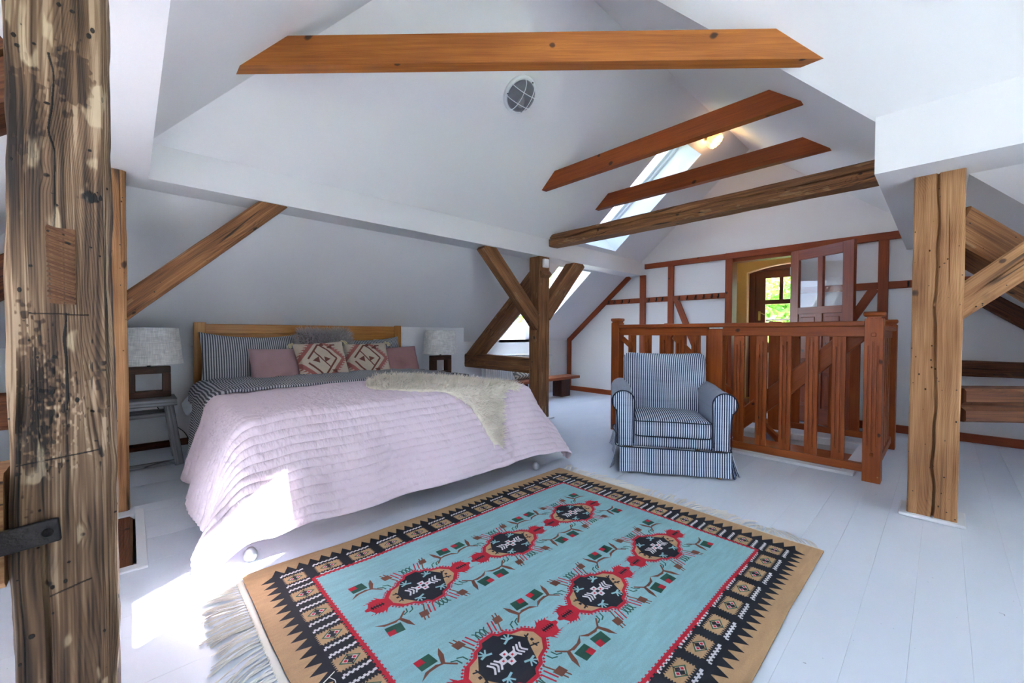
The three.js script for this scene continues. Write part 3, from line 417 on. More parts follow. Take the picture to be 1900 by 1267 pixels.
// ---------------------------------------------------------------- gable wall woodwork, doors, hallway
{
  const X0 = GX - 0.035, tr = (y0, y1, z0, z1) => box(X0, GX + 0.002, y0, y1, z0, z1, 0.003);
  const trim = (n, g) => struct('trim_' + n, g, mTrim);
  trim(2, [tr(2.075, 2.153, -3.27, -2.07)]); trim(3, [tr(2.075, 2.156, -2.07, -1.22)]); trim(4, [tr(2.075, 2.158, -1.22, -0.285)]);
  trim(5, tr(0, 1.982, -3.35, -3.257)); trim(6, tr(0, 2.075, -2.884, -2.798)); trim(7, tr(0, 2.075, -0.5, -0.415));
  const hookRail = (n, z0, z1, hooks) => {
    const g = setting('trim_' + n, [GX, 1.545, (z0 + z1) / 2]);
    part(g, 'rail_board', tr(1.545, 1.622, z0, z1), mTrim);
    for (const z of hooks) part(g, 'coat_hook', [tube([V(X0, 1.612, z), V(X0 - 0.02, 1.6, z), V(X0 - 0.012, 1.565, z), V(X0 - 0.035, 1.55, z), V(X0 - 0.05, 1.575, z)], 0.005, 14, 6), box(X0 - 0.006, X0, 1.56, 1.615, z - 0.008, z + 0.008, 0.002)], mIron);
  };
  hookRail(8, -4.22, -3.35, [-3.92, -3.8, -3.66, -3.53]); hookRail(9, -3.257, -2.884, [-3.18, -3.06, -2.96]); hookRail(10, -2.798, -2.067, [-2.7, -2.58, -2.46, -2.345, -2.235, -2.15]);
  hookRail(11, -1.22, -0.5, []); hookRail(12, -0.415, 0.35, [-0.26]);
  trim(13, [bar(V(X0 + 0.018, 0.93, -4.79), V(X0 + 0.018, 1.985, -3.545), 0.085, 0.035, V(0, 1, -1).normalize()), tr(0, 0.97, -4.83, -4.75)]);
  trim(14, bar(V(X0 + 0.018, 1.56, -2.755), V(X0 + 0.018, 0.62, -2.37), 0.085, 0.033, Z1)); trim(15, bar(V(X0 + 0.018, 1.555, -0.53), V(X0 + 0.018, 0.75, -0.97), 0.085, 0.033, Z1));
  struct('baseboard_gable', [tr(0, 0.082, -4.75, -3.35), tr(0, 0.082, -3.257, -2.884), tr(0, 0.082, -2.798, -2.067), tr(0, 0.082, -1.2, -0.5), tr(0, 0.082, -0.415, 1.24)], mTrim);
  struct('baseboard_bed', [box(WX + 0.02, 0.44, 0, 0.062, WZ, WZ + 0.02, 0.003)], mDarker);
  // doorway frame
  trim(16, [box(X0, GX + 0.15, 0, 2.075, -2.067, -1.975, 0.004), box(X0, GX + 0.15, 0, 2.075, -1.3, -1.215, 0.004), box(GX, GX + 0.15, 2.03, 2.08, -1.98, -1.29, 0.002)]);
  for (const z of [-2.175, -2.105]) { const s = thing('light_switch', z < -2.15 ? 'white square switch plate beside the doorway, left of two' : 'white square switch plate beside the doorway, right of two', 'switch', [GX, 1.11, z]); part(s, 'plate', box(GX - 0.012, GX, 1.11, 1.19, z - 0.033, z + 0.033, 0.004), mFrame); part(s, 'rocker', box(GX - 0.017, GX - 0.01, 1.125, 1.175, z - 0.022, z + 0.022, 0.003), mFrame); }

  // inner door: opened wide into the room, hinged on the right jamb
  const door = setting('door_1', [5.945, 0, -1.29]); door.rotation.y = 0;
  const a = 29 * Math.PI / 180, D = V(-Math.sin(a), 0, Math.cos(a)), N = V(-D.z, 0, D.x), L = 0.735, O = V(5.945, 0, -1.29);
  const slab = (u0, u1, y0, y1, t = 0.04, r = 0.003, off = 0) => { const g = box(u0, u1, y0, y1, -t / 2 + off, t / 2 + off, r); return g.applyMatrix4(new THREE.Matrix4().makeBasis(D, Y1, N).setPosition(O)); };
  part(door, 'stile', slab(0, 0.105, 0.015, 2.058), mDoor); part(door, 'stile', slab(L - 0.115, L, 0.015, 2.058), mDoor);
  part(door, 'mullion', slab(0.34, 0.40, 0.2, 1.94, 0.038), mDoor);
  part(door, 'rail', slab(0.105, L - 0.115, 1.94, 2.056), mDoor); part(door, 'rail', slab(0.105, L - 0.115, 1.29, 1.37), mDoor); part(door, 'rail', slab(0.105, L - 0.115, 0.015, 0.2), mDoor); part(door, 'rail', slab(0.105, L - 0.115, 0.62, 0.72), mDoor);
  part(door, 'pane', slab(0.1, 0.345, 1.36, 1.945, 0.005, 0), mGlass); part(door, 'pane', slab(0.395, L - 0.11, 1.36, 1.945, 0.005, 0), mGlass);
  for (const [u0, u1] of [[0.1, 0.345], [0.395, L - 0.11]]) for (const [y0, y1] of [[0.19, 0.63], [0.71, 1.3]]) { const p = part(door, 'panel', slab(u0, u1, y0, y1, 0.014, 0.001), mDoor); part(p, 'raised_field', slab(u0 + 0.035, u1 - 0.035, y0 + 0.045, y1 - 0.045, 0.03, 0.01), mDoor); }
  part(door, 'hinge', [tube([V(5.945, 1.78, -1.3), V(5.945, 1.88, -1.3)], 0.009, 2, 8)], mSilver); part(door, 'hinge', [tube([V(5.945, 0.3, -1.3), V(5.945, 0.4, -1.3)], 0.009, 2, 8)], mSilver);
  part(door, 'handle', [slab(L - 0.075, L - 0.04, 0.95, 1.15, 0.05, 0.003), slab(L - 0.17, L - 0.05, 1.045, 1.065, 0.02, 0.008, -0.055)], mBrass);

  // hallway behind: ochre walls, arched recess, outer door with foliage beyond
  const tOchre = tex(256, 256, (u, v, o) => { const s = 0.5 + 0.5 * fbm(u * 6, v * 6, 6, 6, 171, 5); o[0] = 0.76 + 0.06 * s; o[1] = 0.60 + 0.05 * s; o[2] = 0.38 + 0.05 * s; });
  const mOchre = M(0xffffff, 0.9, { map: rep(tOchre, 1, 1), bumpMap: rep(tPlaster, 1.5, 1.5), bumpScale: 0.0015 });
  const mReveal = M(0xe6c3a2, 0.9, { bumpMap: rep(tPlaster, 1.5, 1.5), bumpScale: 0.0015 });
  const hx = 7.3, hz0 = -2.9, hz1 = -0.3;
  { // wall with an arched opening
    const sh = new THREE.Shape([[hz0, 0], [hz1, 0], [hz1, 2.5], [hz0, 2.5]].map((q) => new THREE.Vector2(...q))), h = new THREE.Path();
    h.moveTo(-2.2, 0.02); h.lineTo(-2.2, 2.045); h.quadraticCurveTo(-1.6, 2.24, -1.0, 2.045); h.lineTo(-1.0, 0.02); h.lineTo(-2.2, 0.02); sh.holes.push(h);
    const g = boxless(new THREE.ExtrudeGeometry(sh, { depth: 0.2, bevelEnabled: false, curveSegments: 16 })); g.applyMatrix4(new THREE.Matrix4().makeBasis(Z1, Y1, X1).setPosition(hx, 0, 0)); g.computeVertexNormals();
    struct('wall_hall', boxUV(g, 'y'), mOchre);
    const rv = (s) => { const a1 = [], b1 = []; for (let i = 0; i <= 16; i++) { const t = i / 16, z = (1 - t) * (1 - t) * -2.2 + 2 * t * (1 - t) * -1.6 + t * t * -1.0, y = (1 - t) * (1 - t) * 2.045 + 2 * t * (1 - t) * 2.24 + t * t * 2.045; a1.push([z, y]); } return a1; };
    const A = rv(), parts = []; for (let i = 0; i < 16; i++) parts.push(prism([V(hx + 0.002, A[i][1] - 0.012, A[i][0]), V(hx + 0.002, A[i + 1][1] - 0.012, A[i + 1][0]), V(hx + 0.002, A[i + 1][1] + 0.002, A[i + 1][0]), V(hx + 0.002, A[i][1] + 0.002, A[i][0])], [V(hx + 0.2, A[i][1] - 0.012, A[i][0]), V(hx + 0.2, A[i + 1][1] - 0.012, A[i + 1][0]), V(hx + 0.2, A[i + 1][1] + 0.002, A[i + 1][0]), V(hx + 0.2, A[i][1] + 0.002, A[i][0])]));
    struct('trim_17', [box(hx + 0.002, hx + 0.2, 0.02, 2.045, -2.202, -2.188, 0), box(hx + 0.002, hx + 0.2, 0.02, 2.045, -1.012, -0.998, 0), ...parts], mReveal);
  }
  struct('wall_hall_side', [box(GX + 0.15, hx + 0.2, -0.1, 2.6, hz0 - 0.12, hz0, 0), box(GX + 0.15, hx + 0.2, -0.1, 2.6, hz1, hz1 + 0.12, 0)], mOchre);
  struct('ceiling_hall', box(GX + 0.15, hx + 0.25, 2.5, 2.62, hz0 - 0.12, hz1 + 0.12, 0), mOchre);
  const tTile = M(0x9a6a4c, 0.5, { bumpMap: rep(tPlaster, 2, 2), bumpScale: 0.001 }), hf = setting('floor_hall', [6.7, -0.1, -1.6]);
  part(hf, 'mortar_bed', box(GX + 0.13, hx + 0.7, -0.12, -0.014, hz0, hz1, 0), mPaintMatte);
  for (let i = 0; i < 6; i++) for (let j = 0; j < 9; j++) part(hf, 'tile', box(GX + 0.16 + i * 0.3, GX + 0.452 + i * 0.3, -0.02, 0.004, hz0 + 0.01 + j * 0.29, hz0 + 0.292 + j * 0.29, 0.004), tTile);
  // radiator and small shelf with a candle holder in the hall
  const hr = thing('radiator', 'white radiator in the hallway seen between the balusters', 'radiator', [hx - 0.06, 0.2, -1.7]);
  for (let i = 0; i < 14; i++) part(hr, 'rib', box(hx - 0.1, hx - 0.03, 0.2, 0.755, -1.99 + i * 0.042, -1.955 + i * 0.042, 0.01), mFrame);
  part(hr, 'top_grille', box(hx - 0.11, hx - 0.02, 0.75, 0.765, -2.0, -1.395, 0.003), mFrame);
  const sb = solo('wall_shelf', box(hx - 0.14, hx, 1.21, 1.232, -2.56, -2.22, 0.004), mPaint, 'small pale shelf on the ochre hallway wall beyond the door', 'shelf');
  solo('candle_holder', lathe([[0, 0], [0.032, 0], [0.034, 0.012], [0.012, 0.022], [0.016, 0.05], [0.006, 0.075], [0, 0.08]], [hx - 0.07, 1.2325, -2.43], 20), mBlack, 'small black candle holder on the hallway shelf', 'candle holder');
  // outer door
  const od = setting('door_2', [7.48, 0, -1.6]), dx0 = 7.42, dx1 = 7.47, ob = (y0, y1, z0, z1, t = 0) => box(dx0 - t, dx1, y0, y1, z0, z1, 0.004);
  const mOut = bumpy(tStain, 0.0006, { roughness: 0.4, color: 0xa88070 });
  part(od, 'frame', [ob(0.02, 2.2, -2.2, -2.105, 0.02), ob(0.02, 2.2, -1.1, -1.0, 0.02), ob(2.06, 2.26, -2.2, -1.0, 0.02)], mOut);
  part(od, 'stile', ob(0.02, 2.06, -2.105, -1.962), mOut); part(od, 'stile', ob(0.02, 2.06, -1.24, -1.1), mOut);
  part(od, 'rail', ob(1.942, 2.06, -1.962, -1.24), mOut); part(od, 'rail', ob(1.527, 1.597, -1.962, -1.24), mOut); part(od, 'rail', ob(0.02, 0.92, -1.962, -1.24), mOut);
  part(od, 'mullion', ob(1.597, 1.942, -1.772, -1.72), mOut); part(od, 'mullion', ob(1.597, 1.942, -1.48, -1.43), mOut);
  for (const [y0, y1, z0, z1] of [[1.59, 1.95, -1.97, -1.765], [1.59, 1.95, -1.725, -1.475], [1.59, 1.95, -1.435, -1.235], [0.91, 1.535, -1.97, -1.235]]) part(od, 'pane', box(dx0 + 0.02, dx0 + 0.026, y0, y1, z0, z1, 0), mGlass);
  part(od, 'handle', [box(dx0 - 0.008, dx0, 1.27, 1.42, -2.06, -2.025, 0.003), tube([V(dx0 - 0.005, 1.39, -2.043), V(dx0 - 0.045, 1.39, -2.043), V(dx0 - 0.05, 1.385, -2.0), V(dx0 - 0.05, 1.36, -1.96)], 0.008, 14, 8)], mBrass);
  const hp = (z) => V(8.1, 1.3, z), rl = thing('balcony_rail', 'wrought iron railing with a curl outside the far glazed door', 'railing', [8.1, 0.3, -1.7]);
  part(rl, 'top_bar', tube([hp(-2.6), hp(-1.7), hp(-0.8)], 0.012, 8, 8), mIron);
  for (const z of [-2.5, -1.75, -1.0]) part(rl, 'upright', tube([V(8.1, 0.3, z), V(8.1, 1.3, z)], 0.009, 2, 8), mIron);
  for (const z of [-2.12, -1.37]) { const c = []; for (let i = 0; i <= 20; i++) { const t = Math.PI * i / 20; c.push(V(8.1, 1.0 + 0.28 * Math.sin(t), z + 0.3 * Math.cos(t))); } part(rl, 'curl', tube(c, 0.009, 30, 6), mIron); }
  struct('balcony_slab', box(7.5, 8.3, -0.1, 0.3, -2.9, -0.4, 0.01), mPaintMatte);
}
{ // outside: ground and trees seen through the glazed door and the roof windows
  struct('ground', new THREE.CircleGeometry(60, 48).rotateX(-Math.PI / 2).translate(0, -3.2, 0).toNonIndexed(), M(new THREE.Color(0.16, 0.2, 0.09), 1));
  const leafG = grid(1, 2, (u, v) => { const w = [0.0, 0.045, 0.0][Math.round(v * 2)]; return [(u - 0.5) * 2 * w, v * 0.15, 0.012 * Math.sin(v * 3), u, v]; });
  const leafM = [M(new THREE.Color(0.17, 0.36, 0.05), 0.6, { transmission: 0.45, thickness: 0 }), M(new THREE.Color(0.32, 0.52, 0.1), 0.6, { transmission: 0.45, thickness: 0 })];
  const tree = (p, h, rad, n, seed, label) => {
    const r = rng(seed), t = thing('leafy_tree', label, 'tree', p, null); delete t.userData.group;
    part(t, 'trunk', timber(V(...p), V(p[0], p[1] + h * 0.6, p[2]), 0.2, 0.2, X1, { seed, amp: 0.03, edge: 0.06, step: 0.3, taper: 0.4 }), mDarker);
    for (let q = 0; q < 2; q++) {
      const im = new THREE.InstancedMesh(leafG, leafM[q], n), m = new THREE.Matrix4(), e = new THREE.Euler(), s = V(), o = V();
      for (let i = 0; i < n; i++) { const a = r() * TAU, b = Math.acos(2 * r() - 1), k = rad * (0.55 + 0.45 * Math.cbrt(r())) * (0.8 + 0.35 * n2(a * 1.7, b * 2.2, seed)); o.set(Math.sin(b) * Math.cos(a) * k, h * 0.62 + Math.cos(b) * k * 1.25, Math.sin(b) * Math.sin(a) * k); e.set(r() * TAU, r() * TAU, r() * TAU); const z = 0.8 + r() * 0.9; m.compose(o, new THREE.Quaternion().setFromEuler(e), s.set(z, z, z)); im.setMatrixAt(i, m); }
      im.name = partName(t, 'foliage'); im.userData.kind = 'stuff'; im.castShadow = im.receiveShadow = true; t.add(im);
    }
  };
  tree([12.5, -3.2, -4.1], 6.6, 2.0, 5200, 7, 'bright green leafy tree outside, left through the far door');
  tree([10.6, -3.2, -8.6], 8.2, 2.3, 3600, 9, 'leafy green tree outside the lower skylight, mostly hidden by the middle post');
  tree([13.4, -3.2, -1.9], 6.8, 2.1, 5200, 8, 'bright green leafy tree outside, right through the far door');
}
// ---------------------------------------------------------------- stair balustrade
{
  const t = thing('stair_balustrade', 'reddish brown wooden balustrade with fluted balusters round the stair opening', 'balustrade', [4.47, 0, -1.4]);
  const cap = (x, z, y, s) => boxUV(lathe([[0, 0.035], [s * 1.3, 0.035], [s * 1.42, 0.026], [s * 1.42, 0.012], [s * 1.25, 0], [0, 0]], [0, 0, 0], 4).rotateY(Math.PI / 4).translate(x, y, z), 'x');
  const newel = (x, z, h, w, d, flutes, face) => {
    const p = part(t, 'newel_post', [box(x - w / 2, x + w / 2, 0, h, z - d / 2, z + d / 2, 0.006)], mStain);
    part(p, 'cap', [cap(x, z, h + 0.012, Math.max(w, d) * 0.52), box(x - w * 0.42, x + w * 0.42, h - 0.002, h + 0.014, z - d * 0.42, z + d * 0.42, 0.002)], mStain);
    return p;
  };
  const fx = 3.83;
  // a board with real grooves: thin raised ribs between the grooves make the fluting
  const fluted = (x, z0, z1, y0, y1, n, g0, g1, thick) => {   // front face toward -x
    const w = z1 - z0, gw = 0.0095, out = [box(x + 0.011, x + thick, y0, y1, z0, z1, 0.003)], pitch = w / (n + 1), ed = [z0]; for (let i = 1; i <= n; i++) ed.push(z0 + i * pitch - gw / 2, z0 + i * pitch + gw / 2); ed.push(z1);
    for (let i = 0; i < ed.length; i += 2) out.push(box(x, x + 0.013, y0, y1, ed[i], ed[i + 1], 0.002));
    for (let i = 1; i < ed.length - 1; i += 2) { const k = (i - 1) / 2 % 2 === 0 ? 0 : 0.03; out.push(box(x + 0.0005, x + 0.013, y0, g0 - k, ed[i] - 0.001, ed[i + 1] + 0.001, 0), box(x + 0.0005, x + 0.013, g1 + k, y1, ed[i] - 0.001, ed[i + 1] + 0.001, 0)); }
    return out;
  };
  // front side
  newel(fx + 0.055, -2.44, 1.17, 0.1, 0.1);
  { const p = part(t, 'newel_post', fluted(fx - 0.015, -0.385, -0.285, 0, 1.165, 3, 0.26, 0.97, 0.115), mStain); part(p, 'cap', [cap(fx + 0.043, -0.335, 1.178, 0.058), box(fx, fx + 0.085, 1.16, 1.18, -0.376, -0.294, 0.002)], mStain); part(p, 'square_peg', box(fx - 0.024, fx - 0.01, 1.035, 1.062, -0.348, -0.322, 0.004), mStain); part(p, 'square_peg', box(fx - 0.024, fx - 0.01, 0.185, 0.21, -0.346, -0.324, 0.004), mStain); part(p, 'brass_screw', [new THREE.SphereGeometry(0.004, 8, 6).toNonIndexed().translate(fx - 0.016, 0.045, -0.3)], mBrass); }
  part(t, 'newel_post', box(fx + 0.01, fx + 0.09, 0.02, 1.09, -1.475, -1.345, 0.005), mStain);
  part(t, 'handrail', box(fx - 0.02, fx + 0.09, 1.11, 1.147, -2.39, -0.385, 0.008), mStain);
  part(t, 'upper_rail', box(fx + 0.01, fx + 0.055, 1.035, 1.112, -2.39, -1.475, 0.004), mStain); part(t, 'upper_rail', box(fx + 0.01, fx + 0.055, 1.035, 1.112, -1.345, -0.385, 0.004), mStain);
  part(t, 'bottom_rail', box(fx, fx + 0.05, 0.06, 0.118, -2.39, -0.385, 0.004), mStain);
  for (const [z0, z1] of [[-2.294, -2.2], [-2.108, -2.037], [-1.928, -1.872], [-1.764, -1.707], [-1.615, -1.555]]) part(t, 'baluster', fluted(fx + 0.018, (z0 + z1) / 2 - 0.04, (z0 + z1) / 2 + 0.04, 0.11, 1.04, 2, 0.2, 0.96, 0.026), mStain);
  for (const z of [-1.2125, -1.0415, -0.87, -0.6965, -0.53]) part(t, 'baluster', fluted(fx + 0.018, z - 0.04, z + 0.04, 0.11, 1.04, 2, 0.2, 0.96, 0.026), mStain);
  part(t, 'corner_bracket', bar(V(fx + 0.03, 1.0, -2.36), V(fx + 0.03, 0.9, -2.24), 0.05, 0.02, Z1), mStain);
  // far side and right-hand end
  const bx = 5.1;
  newel(bx, -2.44, 1.14, 0.09, 0.09); newel(bx, -0.335, 1.14, 0.1, 0.1); newel(bx, -1.25, 1.14, 0.09, 0.1);
  part(t, 'handrail', box(bx - 0.045, bx + 0.045, 1.08, 1.115, -2.39, -1.3, 0.008), mStain); part(t, 'handrail', box(bx - 0.045, bx + 0.045, 1.08, 1.115, -1.2, -0.385, 0.008), mStain);
  part(t, 'bottom_rail', box(bx - 0.025, bx + 0.025, 0.06, 0.12, -1.2, -0.385, 0.004), mStain); part(t, 'bottom_rail', box(bx - 0.025, bx + 0.025, 0.06, 0.12, -2.39, -1.3, 0.004), mStain);
  for (const z of [-2.25, -2.09, -1.93, -1.77, -1.61, -1.45, -1.06, -0.9, -0.74, -0.58]) part(t, 'baluster', box(bx - 0.014, bx + 0.014, 0.11, 1.09, z - 0.04, z + 0.04, 0.004), mStain);
  part(t, 'handrail', box(fx + 0.1, bx - 0.05, 1.08, 1.115, -0.38, -0.29, 0.008), mStain); part(t, 'upper_rail', box(fx + 0.1, bx - 0.05, 1.02, 1.08, -0.355, -0.315, 0.004), mStain);
  part(t, 'bottom_rail', box(fx + 0.1, bx - 0.05, 0.06, 0.12, -0.36, -0.31, 0.004), mStain);
  for (let i = 0; i < 6; i++) { const x = fx + 0.27 + i * 0.16; part(t, 'baluster', box(x - 0.04, x + 0.04, 0.11, 1.03, -0.349, -0.321, 0.004), mStain); }
  // handrails that go down with the stair
  solo('stair_handrail', bar(V(3.985, 1.09, -0.41), V(3.985, -0.35, -1.87), 0.14, 0.045, Z1, 0.01), mStain, 'broad sloping stair handrail seen behind the front balusters, rising to the right', 'handrail');
  const g2 = thing('stair_handrail', 'rounded stair handrail falling to the right behind the armchair', 'handrail', [4.9, -0.3, -1.9]);
  part(g2, 'rail', [bar(V(4.93, 1.02, -2.3), V(4.93, -0.25, -0.95), 0.07, 0.05, Z1, 0.02)], mStain);
  part(g2, 'rail_end', [tube([V(4.93, 1.035, -2.31), V(4.93, 1.055, -2.335), V(4.93, 1.03, -2.36)], 0.03, 8, 10)], mStain);
}
// ---------------------------------------------------------------- bed
const BED = { x0: 0.47, x1: 2.36, z1: -2.42, top: 0.585 };
function drape({ zh, z1 = BED.z1, x0 = BED.x0, x1 = BED.x1, top = BED.top, ol, or, of = 0, Fl = 0.42, Fr = 0.3, Ff = 0.58, seed = 1, wave = 0.03, R = 0.08, bulge = 0.025 }) {
  const W = x1 - x0, L = z1 - zh;
  const f = (p, q, lift = 0) => {
    let sx = p < 0 ? -p : p > W ? p - W : 0, sz = of > 0 && q > L ? q - L : 0; const dx = p < 0 ? -1 : 1;
    if (sx > 0 && sz > 0) { const k = dx < 0 ? 0.18 : 0.22, ax = sx / 0.6, az = sz / 0.6; [sx, sz] = [sx * Math.sqrt(1 - k * az * az), sz * Math.sqrt(1 - k * ax * ax)]; }
    const r = Math.hypot(sx, sz), cp = clamp(p, 0, W), cq = of > 0 ? Math.min(q, L) : q;
    let x = x0 + cp, z = zh + cq, y = top + bulge * (1 - Math.pow(Math.abs(2 * cp / W - 1), 3)) * (0.75 + 0.25 * n2(cp * 1.6, cq * 1.8, seed)) + 0.006 * n2(cp * 7, cq * 7, seed + 1) + lift;
    if (r > 0) {
      const nx = dx * sx / r, nz = sz / r, s = sz > sx ? p : q, F0 = (nx * nx * (dx < 0 ? Fl : Fr) + nz * nz * Ff) + (dx < 0 ? 0.2 : 0.1) * nz * Math.abs(nx), wv = sm(0.05, 0.4, r);
      const F = F0 + wave * 6 * wv * (0.6 * n1(s * 2.6 + 7 * dx, seed + 3) + 0.4 * n1(s * 6.5, seed + 4)) * 0.5;
      const a = Math.min(r / R, Math.PI / 2 - F), rest = Math.max(0, r - R * (Math.PI / 2 - F));
      let out = R * Math.sin(a) + rest * Math.sin(F), down = R * (1 - Math.cos(a)) + rest * Math.cos(F);
      out += wave * wv * n1(s * 4.5 + 3, seed + 5);
      const floor = 0.014 + lift * 0.5; if (y - down < floor) { out += Math.min(0.12, (floor - (y - down)) * 0.75); down = y - floor; }
      x += nx * (out + lift * Math.cos(F)); z += nz * (out + lift * Math.cos(F)); y -= down + lift * (1 - Math.sin(F)) * sm(0, 0.1, r) * 0.9;
    }
    return [x, y, z];
  };
  return { f, W, L, ol, or, of, p0: -ol, p1: W + or, q1: L + of };
}
const QUILT = drape({ zh: -3.74, ol: 0.54, or: 0.55, of: 0.6, seed: 3, Fl: 0.24, wave: 0.035 });
{
  const b = thing('bed', 'wide double bed with a honey pine headboard and white mattress', 'bed', [1.415, 0, -3.5]);
  const hz0 = -4.66, hz1 = -4.605;
  const hb = part(b, 'headboard', [box(0.5, 2.37, 0.4, 0.98, hz0 + 0.015, hz1 - 0.018, 0.004, 'x')], mPine);
  part(hb, 'headboard_post', box(0.418, 0.508, 0, 1.145, hz0 - 0.005, hz1 + 0.006, 0.008), mPine); part(hb, 'headboard_post', box(2.36, 2.45, 0, 1.14, hz0 - 0.005, hz1 + 0.006, 0.008), mPine);
  part(hb, 'top_rail', box(0.506, 2.362, 1.035, 1.128, hz0, hz1, 0.006, 'x'), mPine); part(hb, 'moulding', [box(0.506, 2.362, 0.972, 1.04, hz0 + 0.006, hz1 - 0.008, 0.004, 'x'), box(0.506, 0.545, 0.4, 1.0, hz0 + 0.008, hz1 - 0.01, 0.004), box(2.325, 2.362, 0.4, 1.0, hz0 + 0.008, hz1 - 0.01, 0.004)], mPine);
  part(b, 'mattress', box(0.5, 2.34, 0.3, 0.56, -4.59, -2.45, 0.05), mMattress);
  part(b, 'side_rail', box(0.5, 0.53, 0.17, 0.32, -4.6, -2.46, 0.004), mPine); part(b, 'side_rail', box(2.31, 2.34, 0.17, 0.32, -4.6, -2.46, 0.004), mPine); part(b, 'foot_rail', box(0.5, 2.34, 0.17, 0.32, -2.49, -2.46, 0.004), mPine);
  for (const [x, z] of [[0.394, -2.15], [2.27, -2.12]]) part(b, 'castor', [lathe([[0, 0], [0.02, 0.002], [0.028, 0.015], [0.028, 0.035], [0.02, 0.05], [0.012, 0.06], [0, 0.062]], [x, 0, z - 0.02], 20)], mSilver);
  for (const [x, z] of [[0.6, -2.55], [2.24, -2.55]]) part(b, 'leg', box(x - 0.03, x + 0.03, 0, 0.18, z - 0.03, z + 0.03, 0.004), mPine);

  const sheet = drape({ zh: -4.58, z1: -4.1, ol: 0.22, or: 0.2, Fl: 0.62, top: 0.572, seed: 8, wave: 0.03, R: 0.05 });
  solo('bed_sheet', shell(grid(60, 24, (u, v) => { const p = mix(-0.22, sheet.W + 0.2, u), q = v * 0.6; return [...sheet.f(p, q, 0.004 * n2(p * 20, q * 14, 5)), p, q]; }), 0.012), mSheet, 'rumpled white sheet corner hanging out beside the headboard', 'sheet');
  const duvet = drape({ zh: -4.36, z1: -3, ol: 0.6, or: 0.55, Fl: 0.05, Fr: 0.2, top: 0.605, seed: 12, wave: 0.03 });
  solo('duvet', shell(grid(200, 56, (u, v) => { const p = mix(-0.6, duvet.W + 0.55, u), q = 0.06 * sm(0.5, 0, v) * n1(p * 3, 4) + v * 1.0; return [...duvet.f(p, q, 0.02 * sm(0, 0.08, v) + 0.008 * n2(p * 5, q * 6, 9) + 0.005 * n2(p * 16, q * 12, 2)), p, q]; }), 0.02), mTick, 'grey and white striped duvet showing between pillows and pink quilt', 'duvet');
  const rows = 0.046;
  solo('quilt', shell(grid(230, 300, (u, v) => {
    const p = mix(QUILT.p0, QUILT.p1, u), q0 = 0.36 * sm(0.55, -0.15, p) + 0.02 * n1(p * 4, 8), q = mix(q0, QUILT.q1, v), k = Math.abs(Math.sin(Math.PI * q / rows)), side = Math.max(0, -p, p - QUILT.W, q - QUILT.L);
    return [...QUILT.f(p, q, 0.024 + 0.011 * Math.pow(k, 0.5) * (0.55 + 0.45 * sm(-0.2, 0.15, side)) + 0.0035 * k * n2(p * 34, Math.floor(q / rows) * 5.3, 6) + 0.003 * n2(p * 13, q * 9, 7)), p, q];
  }), 0.007), mQuilt, 'pale dusty pink quilted bedspread stitched in rows, hanging over the bed foot', 'bedspread');
}
// pillows: superelliptic pads with pulled-out corners
function pad(w, h, t, { n = 26, pinch = 0.05, seed = 1, sag = 0, wr = 0.006 } = {}) {
  const half = (s) => grid(n, n, (u, v) => { const a = u * 2 - 1, b = v * 2 - 1, e = Math.pow(Math.max(0, (1 - Math.pow(Math.abs(a), 2.6)) * (1 - Math.pow(Math.abs(b), 2.6))), 0.42); const x = a * w / 2 * (1 - pinch * (1 - b * b)), y = b * h / 2 * (1 - pinch * (1 - a * a)) - sag * (1 - a * a) * (b > 0 ? b : 0); return [s * x, y, s * (t / 2 * e * (1 + 0.12 * n2(a * 2, b * 2, seed)) + wr * e * n2(a * 6 + seed, b * 5, seed + 2)), s * x, y]; });
  const g = mergeGeometries([half(1), half(-1)].map((q) => q.toNonIndexed())); return g;
}
const pose = (g, c, yaw, lean, roll = 0) => g.applyMatrix4(new THREE.Matrix4().compose(V(...c), new THREE.Quaternion().setFromEuler(new THREE.Euler(-lean, yaw, roll, 'YXZ')), V(1, 1, 1)));
